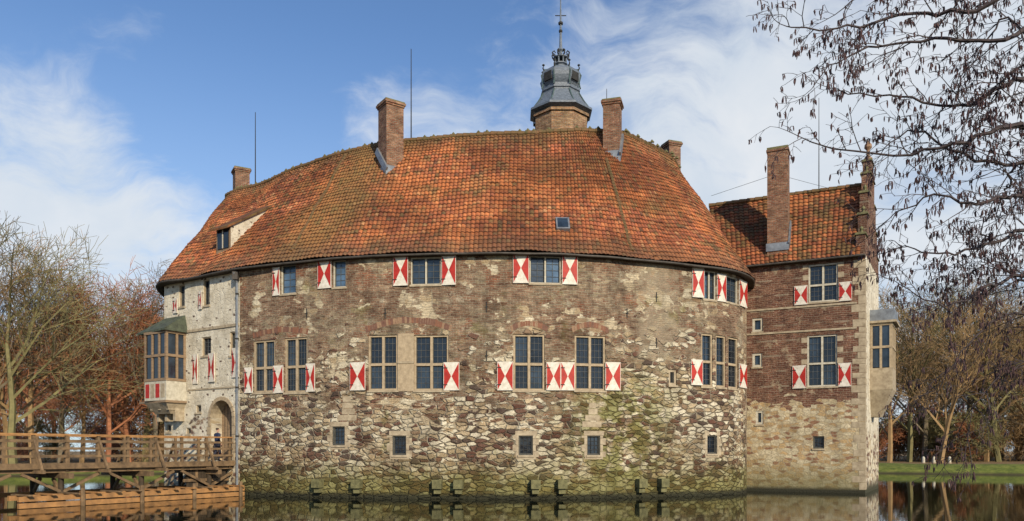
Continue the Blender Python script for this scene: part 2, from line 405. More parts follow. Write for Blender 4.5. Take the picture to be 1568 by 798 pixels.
# ------------------------------------------------------------ site plan
front=catmull([V2(-14.0,39.3),V2(-11.1,38.0),V2(-8.3,37.0),V2(-5.7,36.5),V2(-2.6,36.2),V2(.2,36.1),V2(3.,36.45),V2(5.8,37.2),V2(9.,38.5),V2(11.,39.5),V2(12.4,41.),V2(13.15,42.8),V2(13.8,45.5),V2(14.2,50),V2(13.4,55),V2(11,60)],6)
MAIN=Path([V2(-20.2,57.5),V2(-21.7,52),V2(-20.9,47),V2(-19.5,42.85)]+front)
UC=MAIN.c[3]; UA=MAIN.c[4]
UPIER=MAIN.u(1010); UMOSS=MAIN.u(950); 
ROOF=[((-20.7,58.2),(-17,59)),((-22.1,52),(-18.9,55)),((-21.1,46.8),(-19.5,52.8)),((-19.7,42.5),(-19.,51.5)),((-17,40.85),(-16.2,49.5)),((-14.2,39),(-13.2,46.9)),((-11.1,37.7),(-9.8,44.4)),((-8.3,36.7),(-7.6,43.4)),
((-5.7,36.2),(-5.2,42.6)),((-2.6,35.9),(-2.4,42)),((.2,35.8),(.4,41.6)),((3,36.15),(3,41.4)),((5.9,36.9),(4.6,41.4)),((9.15,38.2),(5.9,41.6)),((11.25,39.2),(7.2,42.7)),((12.75,40.8),(8.6,44.2)),((13.5,42.7),(9.8,46)),((14.1,45.5),(10.3,48.5)),((14.5,50),(10.2,52)),((13.7,55.2),(9.5,55)),((11.2,60.3),(7.5,58.5))]
SUB=10
RE=catmull([V2(*a) for a,b in ROOF],SUB); RR=catmull([V2(*b) for a,b in ROOF],SUB)
ZE,ZR=11.6,19.6
rc=[0.]
for a,b in zip(RE,RE[1:]): rc.append(rc[-1]+(b-a).length)
def roofP(s,t,ze=ZE,zr=ZR):
    s=min(max(s,0),len(RE)-1.0001); i=int(s); f=s-i
    e=RE[i].lerp(RE[i+1],f); r=RR[i].lerp(RR[i+1],f); q=e.lerp(r,t)
    return Vector((q.x,q.y,ze+(zr-ze)*t))
def roof_find(px,py,st=False):
    best=None
    for i in range(25,int(170)):
        for j in range(0,41):
            p=roofP(i,j/40); x=CX+F*p.x/p.y; y=HY-F*(p.z-CAMH)/p.y
            e=(x-px)**2+(y-py)**2+p.y*.01
            if best is None or e<best[0]: best=(e,p,i,j/40)
    return (best[2],best[3]) if st else best[1]
def s_at_len(L):
    lo,hi=0,len(rc)-1
    while hi-lo>1:
        m=(lo+hi)//2
        if rc[m]<=L: lo=m
        else: hi=m
    return lo+(L-rc[lo])/(rc[lo+1]-rc[lo])
def eave_len(px,py):
    best=None
    for i in range(len(RE)):
        x=CX+F*RE[i].x/RE[i].y
        if RE[i].y<44 and (best is None or abs(x-px)<best[0]): best=(abs(x-px),rc[i])
    return best[1]
USTREAK=(eave_len(520,0))/.22
# ------------------------------------------------------------ materials
castle_wall(); plaster_wall(); wing_wall()
brick_mat('chimney_brick',(.22,.085,.05),(.32,.17,.10),(.3,.26,.2))
brick_mat('tower_brick',(.30,.14,.07),(.38,.24,.12),(.36,.31,.24))
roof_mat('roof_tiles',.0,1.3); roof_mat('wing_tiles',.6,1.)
simple('ridge_tile',(.20,.10,.05),(.08,.075,.03),4.)
simple('frame_stone',(.46,.37,.25),(.27,.21,.14),5.)
simple('stone_trim',(.46,.39,.28),(.24,.19,.13),4.)
simple('frame_paint',(.58,.55,.46),(.36,.33,.26),6.)
simple('casement',(.10,.10,.09),(.05,.05,.045),6.)
simple('lead',(.13,.14,.14),(.07,.07,.07),6.)
simple('dark',(.012,.012,.013),(.006,.006,.006),2.,bump=0)
simple('shutter_white',(.76,.73,.66),(.50,.46,.38),6.,.6,.2)
simple('shutter_red',(.47,.03,.02),(.28,.02,.017),5.,.55,.2)
simple('iron',(.04,.04,.04),(.02,.02,.02),6.)
simple('arch_brick',(.25,.115,.07),(.15,.07,.045),9.)
simple('arch_brick2',(.32,.21,.13),(.2,.12,.08),9.)
simple('arch_brick3',(.19,.10,.07),(.12,.06,.045),9.)
simple('zinc',(.30,.33,.36),(.15,.16,.18),3.,.45,.1,metal=.4)
simple('gutter',(.09,.08,.07),(.04,.035,.03),3.,.6,.1)
simple('slate',(.20,.24,.30),(.06,.075,.095),6.,.42,.6,(1,1,4))
simple('slate_green',(.10,.12,.08),(.04,.045,.035),4.)
simple('copper_trim',(.08,.14,.15),(.04,.05,.05),5.)
simple('oak',(.33,.23,.14),(.17,.12,.08),3.,.75,.4,(1,1,6))
simple('bridge_wood',(.25,.165,.09),(.08,.055,.034),3.,.8,.5,(1,1,1))
simple('bridge_wood_new',(.46,.24,.09),(.20,.11,.05),2.5,.7,.4)
simple('bridge_dark',(.07,.05,.033),(.025,.02,.014),3.)
simple('moss_stone',(.20,.19,.09),(.07,.07,.035),5.)
simple('bark_near',(.075,.058,.06),(.030,.024,.028),14.)
simple('catkin',(.10,.055,.058),(.042,.026,.03),20.)
simple('bark_grey',(.21,.175,.12),(.10,.08,.055),1.)
simple('bark_ochre',(.34,.22,.105),(.18,.12,.06),1.)
simple('bark_red',(.38,.155,.075),(.21,.09,.048),1.)
simple('bark_moss',(.22,.20,.085),(.11,.095,.045),1.)
simple('coat',(.025,.04,.09),(.015,.02,.05),8.); simple('jeans',(.03,.035,.06),(.02,.02,.035),8.)
simple('skin',(.55,.33,.24),(.45,.26,.19),8.,.5,0); simple('hair',(.07,.045,.03),(.04,.025,.02),20.)
for nm,c,rg in (('glass',(.008,.012,.02),.07),('glass2',(.02,.032,.05),.14),('glass_sky_tint',(.05,.09,.15),.1)):  # upper panes' blue is reflected sky put into the base colour
    m,g,b=newmat(nm,rg); 
    tc=g.n('ShaderNodeTexCoord').outputs['Object']; nz=g.noise(tc,1.5,3)
    g.set(b.inputs['Base Color'],g.ramp(nz,[(.3,tuple(x*.5 for x in c)),(.7,tuple(x*1.7 for x in c))]))
    b.inputs['Specular IOR Level'].default_value=.6
    g.set(b.inputs['Normal'],g.bump(g.noise(tc,3.,2),.35,.02)); M[nm]=m
# ------------------------------------------------------------ CASTLE
castle=empty('moated_castle')
wb=MB(); tr=MB(); R=MAIN.rect
def up(x0,x1,y0,y1,cols): window(MAIN,tr,R(x0,x1,y0,y1),cols,(),(2,4),'frame_paint','lead',.05,.07,gl=('glass_sky_tint','glass_sky_tint','glass2'))
up(430,453,405,450,1); up(510,530,398,440,1); up(629,675,394,436,2); up(811,859,392,434,2)
up(1077,1096,415,459,2); up(1112,1130,424,464,1)
for r in ((418,429.5,410,453),(487,508.5,397,442),(602,626,391,438),(676,699,391,437),(785,810,388,434),(860,884,390,436),(1059,1076,411,456),(1097,1111,420,462),(1131,1140.5,430,470)):
    shutter(MAIN,tr,R(*r))
def md(x0,x1,y0,y1,cols=2,g=(3,9)): 
    r=R(x0,x1,y0,y1); window(MAIN,tr,r,cols,(.47,),g,'frame_stone','lead',.09,.12); return r
md(388,421,521,601); md(436,471,517,601); a=md(564,609,513,598); b=md(634,687,513,598)
MAIN.ubox(tr,a[1],b[0],a[2]-.05,a[3]+.05,-.02,.1,'frame_stone',2); MAIN.ubox(tr,a[1],b[0],(a[2]+a[3])/2-.05,(a[2]+a[3])/2+.05,-.05,-.021,'stone_trim')
arch(MAIN,tr,a[0]-.1,b[1]+.1,a[3]+.12,.42,.3)
r=md(786,834,512,598); arch(MAIN,tr,r[0]-.1,r[1]+.1,r[3]+.12); r=md(880,927,514,598); arch(MAIN,tr,r[0]-.1,r[1]+.1,r[3]+.12)
r=R(388,471,519,601); arch(MAIN,tr,r[0],r[1],r[3]+.12,.2)
md(1074,1091,511,592,1,(2,9)); md(1096,1111,514,593,1,(2,9)); md(1115,1130,517,595,1,(2,9))
for r in ((375,388,563,602),(419,435,560,602),(469,484,557,600),(536,561,555,598),(679,704,555,598),(761,786,554,598),(836,858,555,598),(858,880,555,598),(926,949,555,598),(1057,1074,551,590),(1131,1140.5,558,594)):
    shutter(MAIN,tr,R(*r))
def stone_surround(P,mb,r,rnd=random):
    u0,u1,z0,z1=r
    P.ubox(mb,u0-.16,u1+.2,z1,z1+.22,-.012,.06,'stone_trim'); P.ubox(mb,u0-.12,u1+.14,z0-.2,z0-.09,-.014,.06,'stone_trim')
    z=z0-.09;k=0
    while z<z1-.05:
        h=min(rnd.uniform(.22,.34),z1-z); e=.28 if k%2 else .14
        P.ubox(mb,u0-e,u0,z,z+h-.015,-.01,.06,'stone_trim'); P.ubox(mb,u1,u1+(.42-e),z,z+h-.015,-.01,.06,'stone_trim'); z+=h;k+=1
for r in ((509,528,653,682),(601,622,667,697),(794,816,667,697),(899,919,667,697),(1083,1098,667,695)):
    q=R(*r); window(MAIN,tr,q,1,(),(3,4),'casement','iron',.05,.06,D=.3); stone_surround(MAIN,tr,q)
r=R(1024,1036,566,590); window(MAIN,tr,r,1,(),(2,2),'stone_trim','iron',.12,.06,D=.14)
for (x,y) in ((532,610),(907,620)):
    q=R(x-14,x+14,y,y+34)
    for k in range(4):
        MAIN.ubox(tr,q[0]+.1*k+random.uniform(-.1,.1),q[1]-.1*k,q[2]+.3*k,q[2]+.3*k+.27,-.01,.02,'stone_trim')
# left wing windows
for x0,x1,y0,y1 in ((274,283,436,470),(311,321,428,468),(309,323,516,545),(352,360,508,545)):
    window(MAIN,tr,R(x0,x1,y0,y1),1,(),(2,4),'frame_stone','lead',.06,.06)
for r in ((266,273.5,457,480),(305,311,446,474),(296,304.5,543,588),(320,331,541,585),(356,368,533,578)):
    shutter(MAIN,tr,R(*r))
for r in ((300,308,620,632),(285,292,655,665),(255,262,650,662)):
    window(MAIN,tr,R(*r),1,(),(1,1),'stone_trim','iron',.06,.06,D=.22)
# door
du0,du1=MAIN.u(323),MAIN.u(356); dz0=1.78; rad=(du1-du0)/2; dzt=MAIN.z((du0+du1)/2,613); spring=dzt-rad
MAIN.holes.append((du0,du1,dz0,dzt,.8)); cu=(du0+du1)/2
N=12
for i in range(N):
    a0=math.pi*i/N; a1=math.pi*(i+1)/N
    p0=(cu-rad*math.cos(a0),spring+rad*math.sin(a0)); p1=(cu-rad*math.cos(a1),spring+rad*math.sin(a1))
    tr.poly([MAIN.W(*p0,0),MAIN.W(*p1,0),MAIN.W(p1[0],dzt,0),MAIN.W(p0[0],dzt,0)],'plaster',[p0,p1,(p1[0],dzt),(p0[0],dzt)])
    tr.poly([MAIN.W(*p0,0),MAIN.W(*p0,.79),MAIN.W(*p1,.79),MAIN.W(*p1,0)],'stone_trim')
    ro=1.22
    def ap(a,k,d): return MAIN.W(cu-rad*k*math.cos(a),spring+rad*k*math.sin(a),d)
    b0=a0+.01;b1=a1-.01
    tr.hexa([ap(b0,1.,-.05),ap(b1,1.,-.05),ap(b1,1.,.02),ap(b0,1.,.02),ap(b0,ro,-.05),ap(b1,ro,-.05),ap(b1,ro,.02),ap(b0,ro,.02)],'frame_stone')
for k in range(5):
    z0=dz0+(spring-dz0)*k/5; z1=dz0+(spring-dz0)*(k+1)/5-.02; ex=.3 if k%2 else .2
    MAIN.ubox(tr,du0-ex,du0,z0,z1,-.05,.02,'frame_stone'); MAIN.ubox(tr,du1,du1+ex,z0,z1,-.05,.02,'frame_stone')
MAIN.ubox(tr,du0,du1,dz0,dzt,.7,.78,'oak')
for k in range(1,7):
    x=du0+(du1-du0)*k/7; MAIN.ubox(tr,x-.012,x+.012,dz0,dzt,.69,.699,'iron')
MAIN.ubox(tr,UC+.02,UA-.05,8.72,8.86,-.06,0.01,'stone_trim'); MAIN.ubox(tr,UC+2.2,UA-.05,5.55,5.63,-.04,0.01,'stone_trim')
# walls
def mf(u): return 'plaster' if u<UA else 'castle'
MAIN.wall(wb,0,MAIN.L,-1.,11.85,mf)
wb.build('main_walls',castle)
for px in (486,545,667,699,815,855,975,1008):
    u=MAIN.u(px+4); MAIN.ubox(tr,u-.22,u+.22,.5,.92,-.42,.05,'moss_stone'); MAIN.ubox(tr,u-.16,u+.16,.26,.498,-.28,.05,'moss_stone')
for px,py in ((470,480),(745,470),(745,545),(1005,455),(1005,525),(590,480),(960,480)):
    u=MAIN.u(px); z=MAIN.z(u,py); MAIN.ubox(tr,u-.02,u+.02,z-.24,z+.24,-.03,0,'iron'); MAIN.ubox(tr,u-.07,u+.07,z-.02,z+.02,-.034,-.031,'iron')
# drainpipe
pts=[MAIN.W(UA-.05,11.4,-.35),MAIN.W(UA-.05,10.9,-.14),MAIN.W(UA-.05,.5,-.14)]
tr.tube(pts,[.06]*3,8,'zinc'); 
for z in (3,5.5,8.,10.3): tr.tube([MAIN.W(UA-.05,z,-.14),MAIN.W(UA-.05,z+.08,-.14)],[.09,.09],8,'iron',True)
tr.obox(MAIN.W(UA-.05,11.25,-.22),(1,0,0),(0,1,0),(0,0,1),(.14,.14,.2),'gutter')
tr.build('windows_and_trim',castle)
# roof
def tiles(mb,Pf,L,s_of,slope,mat,uoff=0.,per=.22,cour=.30,seed=0):
    nc=int(L/per)*4; kr=int(slope/cour)
    prof=[0.,.035,.05,.025]
    rows=[]
    for k in range(kr): rows+= [(k+.02,.045),(k+.97,.0)]
    base=len(mb.v); mi=mb.mi(mat)
    rnd=random.Random(seed); jit={}
    for c in range(nc+1):
        s=s_of(L*c/nc)
        e=Pf(s,0); r=Pf(s,1); d=(e-r); hz=Vector((d.x,d.y,0)); run=hz.length; rise=r.z-e.z; hz.normalize()
        nr=(hz*rise+Vector((0,0,run))).normalized()
        for (t,l) in rows:
            key=(c//4,int(t)); 
            if key not in jit: jit[key]=rnd.uniform(-.014,.014)+(rnd.uniform(-.03,.03) if rnd.random()<.06 else 0)
            p=Pf(s,t/kr)
            w=mn.noise(p*.35)*.13+mn.noise(p*1.1)*.055
            p=p+nr*(prof[c%4]+l+jit[key]+w)
            mb.v.append((p.x,p.y,p.z))
    nr_=len(rows)
    for c in range(nc):
        for j in range(nr_-1):
            a=base+c*nr_+j
            mb.f.append((a,a+nr_,a+nr_+1,a+1)); mb.m.append(mi)
            t0=rows[j][0]; t1=rows[j+1][0]
            if j%2==1: t0=t1=int(t1)+.01
            u0=c/4+uoff+.001; u1=(c+1)/4+uoff-.001
            mb.uv+=[(u0,t0),(u1,t0),(u1,t1),(u0,t1)]
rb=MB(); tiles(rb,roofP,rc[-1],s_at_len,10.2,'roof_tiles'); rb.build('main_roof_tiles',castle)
ib=MB()
RI=[]
for e,r in zip(RE,RR):
    d=(r-e).normalized(); RI.append(r+d*4.2)
for i in range(len(RE)-1):
    a,b=RR[i],RR[i+1]; c,d=RI[i],RI[i+1]
    ib.poly([(a.x,a.y,ZR),(b.x,b.y,ZR),(d.x,d.y,12.5),(c.x,c.y,12.5)],'wing_tiles',[(i,0),(i+1,0),(i+1,20),(i,20)])
    ib.poly([(c.x,c.y,12.5),(d.x,d.y,12.5),(d.x,d.y,0),(c.x,c.y,0)],'plaster')
for i in (0,len(RE)-1):
    ib.poly([(RE[i].x,RE[i].y,-.5),(RE[i].x,RE[i].y,ZE),(RR[i].x,RR[i].y,ZR),(RI[i].x,RI[i].y,12.5),(RI[i].x,RI[i].y,-.5)],'plaster')
gp=[Vector((p.x,p.y,ZE-.03)) for p in RE]
ib.tube([p+Vector((0,-.03,-.03+.03*mn.noise(p*.6))) for p in gp],[.052]*len(gp),8,'gutter')
for i in range(len(RE)-1):
    a,b=RE[i],RE[i+1]; da=(RR[i]-a).normalized()*.55; db=(RR[i+1]-b).normalized()*.55
    ib.hexa([(a.x,a.y,ZE-.09),(b.x,b.y,ZE-.09),(b.x+db.x,b.y+db.y,ZE-.09),(a.x+da.x,a.y+da.y,ZE-.09),(a.x,a.y,ZE-.02),(b.x,b.y,ZE-.02),(b.x+db.x,b.y+db.y,ZE+.3),(a.x+da.x,a.y+da.y,ZE+.3)],'bridge_dark')
rp=[Vector((p.x,p.y,ZR+.02)) for p in RR]
rl=[0.]
for a,b in zip(rp,rp[1:]): rl.append(rl[-1]+(b-a).length)
L=rl[-1]; n=int(L/.38); 
def rat(l):
    for i in range(len(rl)-1):
        if rl[i+1]>=l: return rp[i].lerp(rp[i+1],(l-rl[i])/(rl[i+1]-rl[i]))
    return rp[-1]
for i in range(n):
    a=rat(L*i/n); b=rat(L*(i+1.08)/n); w=mn.noise(a*.35)*.1
    up_=Vector((0,0,w+random.uniform(-.02,.02)))
    ib.tube([a+up_,b+up_],[.17,.13],7,'ridge_tile',True)
    if random.random()<.4:
        q=a+up_+Vector((random.uniform(-.1,.1),-.08,.06)); ib.tube([q,q+Vector((.12,0,.10)),q+Vector((.25,0,.02))],[.03,.1,.03],5,'moss_stone',True)
def hip(px0,py0,px1,py1):
    s0,t0=roof_find(px0,py0,True); s1,t1=roof_find(px1,py1,True); n=30
    def pt(f):
        s=s0+(s1-s0)*f; t=t0+(t1-t0)*f; p=roofP(s,t); e=roofP(s,0);r=roofP(s,1);h=e-r; hz=Vector((h.x,h.y,0)); rn=hz.length; hz.normalize()
        return p+(hz*8+Vector((0,0,rn))).normalized()*(.04+mn.noise(p*.35)*.13+mn.noise(p*1.1)*.055)
    for i in range(n): ib.tube([pt(i/n),pt(min(1,(i+1.1)/n))],[.105,.08],6,'ridge_tile',True)
hip(968,384,928,246); hip(447,388,529,236)
ib.build('roof_ridge_gutter_and_court_side',castle)
# chimneys
cb=MB()
def chimney(px,pyb,pyt,w,rot,flash=True,dpt=None,wy=None):
    p=roof_find(px,pyb) if dpt is None else svy(px,pyb,dpt)
    zt=CAMH+(HY-pyt)/F*p.y; wy=wy or w
    X=Vector((math.cos(rot),math.sin(rot),0)); Y=Vector((-X.y,X.x,0)); c=p+Vector((0,w*.45,0)); Z=(0,0,1)
    zb=p.z-1.6
    cb.obox((c.x,c.y,(zb+zt-.3)/2),X,Y,Z,(w/2,wy/2,(zt-.3-zb)/2),'chimney_brick')
    for k,(e,h0,h1) in enumerate(((.05,.3,.2),(.1,.2,.08),(.06,.08,0))):
        cb.obox((c.x,c.y,zt-(h0+h1)/2),X,Y,Z,(w/2+e,wy/2+e,(h0-h1)/2),'chimney_brick' if k<2 else 'moss_stone')
    cb.obox((c.x,c.y,zt+.02),X,Y,Z,(w/2-.18,wy/2-.18,.025),'dark')
    if flash:
        cb.obox((c.x,c.y,p.z-.12),X,Y,Z,(w/2+.07,wy/2+.07,.32),'zinc')
        for sgn in (-1,1):
            a=c+X*sgn*(w/2+.05)-Y*(wy/2+.1); b=c+X*sgn*(w/2+.05)+Y*(wy/2+.1); 
            a.z=p.z-.1; b.z=p.z+1.3
            cb.beam(a,b,.1,.35,'zinc')
    return c
chimney(594,262,153,1.02,math.radians(35)); chimney(937,236,151,.88,math.radians(-16))
chimney(366,302,256,.95,math.radians(30),False,52.5); chimney(1030,262,216,.85,math.radians(20),False,49)
def rod(px,py0,py1,Y):
    a=svy(px,py0,Y); b=svy(px,py1,Y); cb.tube([a,b],[.04,.022],5,'iron')
rod(629.5,225,75,43.6); rod(391,290,172,50.); 
cb.tube([svy(929,152,42.8),svy(929,136,42.8)],[.02,.015],5,'iron')
# skylight
p=roof_find(864,347); 
s_n=Vector((0.02,-.78,.62)); sx=Vector((1,.03,0)); sy=s_n.cross(sx).normalized()*-1
cb.obox(p+s_n*.1,sx,sy,s_n,(.33,.45,.1),'zinc'); cb.obox(p+s_n*.205,sx,sy,s_n,(.25,.35,.01),'glass2')
# dormer
p=roof_find(346,384); nrm=Vector((-.545,-.838,0)); tg=Vector((.838,-.545,0)); up3=Vector((0,0,1))
w=.62;H=1.35;D=4.6
f0=p+nrm*.05-Vector((0,0,.1))
A=[f0-tg*w,f0+tg*w,f0+tg*w+up3*H,f0-tg*w+up3*H]
Bk=[q-nrm*D for q in A]; Bk[2]=Bk[2]+up3*2.95; Bk[3]=Bk[3]+up3*2.95
cb.poly([A[0],A[1],A[2],A[3]],'oak'); cb.poly([A[1],Bk[1],Bk[2],A[2]],'plaster'); cb.poly([A[0],A[3],Bk[3],Bk[0]],'plaster')
cb.obox(f0+nrm*.03+up3*H*.55,tg,nrm,up3,(w*.75,.02,H*.38),'glass'); cb.obox(f0+nrm*.06+up3*H*.55,tg,nrm,up3,(.03,.02,H*.38),'frame_paint')
o=nrm*.3-up3*.16 
top=[A[3]+o-tg*.12,A[2]+o+tg*.12,Bk[2]+tg*.12,Bk[3]-tg*.12]
cb.hexa(top+[q+up3*.12 for q in top],'wing_tiles')
cb.build('chimneys_dormer_and_masts',castle)
# stair tower with lantern
tb=MB(); TY=48.; k=TY/F; c=((858.5-CX)*k,TY); zf=lambda y:CAMH+(HY-y)*k
rr=lambda r:r*k
ro=math.radians(22.5)
tb.lathe(c,[(rr(42),5),(rr(42),zf(180))],8,'tower_brick',ro)
tb.lathe(c,[(rr(45),zf(186)),(rr(45),zf(182)),(rr(43),zf(181.5))],8,'tower_brick',ro)
tb.lathe(c,[(rr(42),zf(180)),(rr(50),zf(177)),(rr(50),zf(174)),(rr(44),zf(170)),(rr(37),zf(162)),(rr(32),zf(154)),(rr(29),zf(148)),(rr(29),zf(146))],8,'slate',ro)
tb.lathe(c,[(rr(29),zf(146)),(rr(31),zf(145)),(rr(31),zf(142)),(rr(26),zf(141)),(rr(26),zf(137)),(rr(29),zf(133)),(rr(31.5),zf(127)),(rr(32),zf(122)),(rr(31),zf(117)),(rr(27),zf(112.5)),(rr(20),zf(110)),(rr(13),zf(108)),(rr(9),zf(105)),(rr(8),zf(101)),(rr(11),zf(100)),(rr(11),zf(98.5)),(rr(7),zf(98))],8,'slate',ro)
for j in range(8):
    a=ro+2*math.pi*j/8; dx,dy=math.cos(a),math.sin(a)
    P=lambda r,y:Vector((c[0]+rr(r)*dx,c[1]+rr(r)*dy,zf(y)))
    tb.tube([P(46,174),P(37.3,162),P(29.3,148)],[.05,.05,.05],5,'copper_trim')
    tb.tube([P(31.5,142),P(29.2,133),P(32.3,122),P(27.3,112.5),P(13,108)],[.05]*5,5,'copper_trim')
    tb.tube([P(28,114),P(30,110),P(28,106)],[.06,.04,.02],5,'iron'); tb.lathe((P(29,107).x,P(29,107).y),[(0,zf(107.5)),(.09,zf(106)),(.09,zf(105)),(0,zf(103.5))],6,'iron')
    tb.tube([P(9,99),P(9,90)],[.05,.05],5,'slate'); 
    tb.tube([P(8,90),P(13,87),P(14,83),P(11,80),P(8.5,83)],[.05,.05,.045,.04,.03],5,'iron')
    a2=a+math.pi/8; n_=Vector((math.cos(a2),math.sin(a2),0)); cc=Vector((c[0],c[1],0))+n_*rr(29.8*math.cos(math.pi/8)); 
    if j%2==0: tb.obox((cc.x+n_.x*.03,cc.y+n_.y*.03,zf(126)),(-n_.y,n_.x,0),n_,(0,0,1),(.3,.06,.26),'iron')
tb.lathe(c,[(rr(10),zf(91)),(rr(12),zf(90)),(rr(12),zf(89)),(rr(7),zf(87)),(rr(3),zf(84)),(rr(2.5),zf(80)),(rr(5),zf(77.5)),(rr(4),zf(75)),(rr(2.4),zf(73)),(rr(1.8),zf(55)),(rr(1.4),zf(30)),(rr(.6),zf(-8))],8,'slate')
for y,r in ((48,3.5),(36,4.5)): tb.lathe(c,[(0,zf(y+2.5)),(rr(r*.8),zf(y+1.5)),(rr(r*.8),zf(y-1.5)),(0,zf(y-2.5))],8,'iron')
tb.tube([Vector((c[0]-.35,c[1],zf(24))),Vector((c[0]+.35,c[1],zf(24)))],[.03,.03],5,'iron')
tb.build('stair_tower_with_lantern',castle)
# ------------------------------------------------------------ right wing
A2=V2(12.4,44.0); B2=V2(18.9,40.9); C2=V2(22.5,46.9); 
fdir=(B2-A2).normalized(); D2=C2-fdir*8.5
WF=Path([A2,B2]); WG=Path([B2,C2]); wt=MB(); ww=MB()
R=WF.rect
def wwin(x0,x1,y0,y1): window(WF,wt,R(x0,x1,y0,y1),2,(.45,),(3,8),'frame_paint','lead',.08,.1)
wwin(1238,1283,404,462); wwin(1236,1282,513,592)
for q_ in ((1238,1283,404,462),(1236,1282,513,592)):
    q=R(*q_); z=q[2]+1.25
    while z<q[3]: 
        WF.ubox(wt,q[0]-.3,q[0],z,min(z+.28,q[3]),-.01,.06,'stone_trim'); WF.ubox(wt,q[1],q[1]+.3,z,min(z+.28,q[3]),-.01,.06,'stone_trim')
        z+=.6
for r in ((1216,1237,438,467),(1284,1305,432,461),(1213,1235,560,595),(1283,1304,556,592)): shutter(WF,wt,R(*r))
for r in ((1152,1168,487,508),(1152,1167,541,562),(1157,1169,629,650)): window(WF,wt,R(*r),1,(),(1,1),'frame_paint','iron',.12,.06)
window(WF,wt,R(1245,1262,668,687),1,(),(3,3),'casement','iron',.06,.06,D=.3)
for yy in (473,510): 
    z=WF.z(3.3,yy); WF.ubox(wt,.5,WF.L-.4,z,z+.1,-.05,.01,'stone_trim')
WH=12.85
WF.wall(ww,0,WF.L,-1,WH,lambda u:'wing'); 
window(WG,wt,(5.6,6.4,8.,9.6),1,(.5,),(2,4),'frame_paint','lead',.08,.08)
M['wing_pale']=M['plaster']
WG.wall(ww,0,WG.L,-1,WH,lambda u:'wing_pale')
z=.2;i=0
while z<WH-.3:
    h=random.uniform(.28,.48); e=random.uniform(.5,.7) if i%2 else random.uniform(.28,.4); e2=.36 if i%2 else .62
    WF.ubox(wt,WF.L-e,WF.L+.0,z,z+h-.02,-.012,.05,'stone_trim'); WG.ubox(wt,0,e2,z,z+h-.02,-.015,.05,'stone_trim'); z+=h;i+=1
mid=B2.lerp(C2,.5)
gl_=(C2-B2).length; gd=(C2-B2).normalized(); gn=V2(gd.y,-gd.x)
def gp3(w,z,o): q=B2+gd*w-gn*o; return Vector((q.x,q.y,z))
gl=gl_
steps=[(0,.85,13.9),(.85,1.6,15.2),(1.6,2.4,16.6),(2.4,3.0,17.9),(3.0,gl-3.0,18.8),(gl-3.0,gl-2.4,17.9),(gl-2.4,gl-1.6,16.6),(gl-1.6,gl-.85,15.2),(gl-.85,gl,13.9)]
for w0,w1,zz in steps:
    ww.hexa([gp3(w0,WH-.02,.0),gp3(w1,WH-.02,.0),gp3(w1,WH-.02,.45),gp3(w0,WH-.02,.45),gp3(w0,zz,.0),gp3(w1,zz,.0),gp3(w1,zz,.45),gp3(w0,zz,.45)],'wing')
    wt.hexa([gp3(w0-.08,zz,-.07),gp3(w1+.08,zz,-.07),gp3(w1+.08,zz,.52),gp3(w0-.08,zz,.52),gp3(w0-.04,zz+.13,-.04),gp3(w1+.04,zz+.13,-.04),gp3(w1+.04,zz+.13,.48),gp3(w0-.04,zz+.13,.48)],'moss_stone')
    if w1-w0<1.2:
        q=gp3((w0+w1)/2,zz,.22); wt.lathe((q.x,q.y),[(.14,zz+.12),(.08,zz+.3),(.13,zz+.42),(0,zz+.6)],6,'moss_stone')
q=gp3(gl/2,18.8,.22); wt.lathe((q.x,q.y),[(.25,18.9),(.25,19.1),(.1,19.25),(.09,19.6),(.22,19.75),(.2,19.9),(0,20.15)],8,'arch_brick2')
n2=(V2(-fdir.y,fdir.x)); 
WR=17.6
def wE(s): q=A2-fdir*.6+(B2-A2+fdir*.35)*s-n2*.3; return Vector((q.x,q.y,WH-.1))
def wR(s): q=A2.lerp(D2,.5)+(mid-A2.lerp(D2,.5))*s; q=q-fdir*1.4*(1-s); return Vector((q.x,q.y,WR))
def wE2(s): q=D2+(C2-D2)*s+n2*.3; return Vector((q.x,q.y,WH-.1))
wr=MB(); 
tiles(wr,lambda s,t: wE(s).lerp(wR(s)-Vector((gn.x,gn.y,0))*.25*s,t),7.,lambda l:l/7.,6.4,'wing_tiles',300.,seed=3)
for i in range(12):
    a,b=i/12,(i+1)/12
    wr.poly([wR(a),wR(b),wE2(b),wE2(a)],'wing_tiles',[(i,0),(i+1,0),(i+1,18),(i,18)])
for i in range(20): wr.tube([wR(i/20)+Vector((0,0,.04)),wR((i+1.1)/20)+Vector((0,0,.04))],[.16,.12],6,'ridge_tile',True)
wr.build('wing_roof_tiles',castle)
WB=Path([D2,A2]); WC=Path([C2,D2]); WB.wall(ww,0,WB.L,-1,WH,lambda u:'wing'); WC.wall(ww,0,WC.L,-1,WH,lambda u:'wing')
ww.build('wing_walls',castle)
WF.ubox(wt,.0,WF.L+.1,WH-.2,WH-.1,-.28,-.02,'bridge_dark')
wt.tube([WF.W(0,WH-.14,-.36),WF.W(WF.L,WH-.14,-.36)],[.055,.055],8,'gutter')
wc=MB()
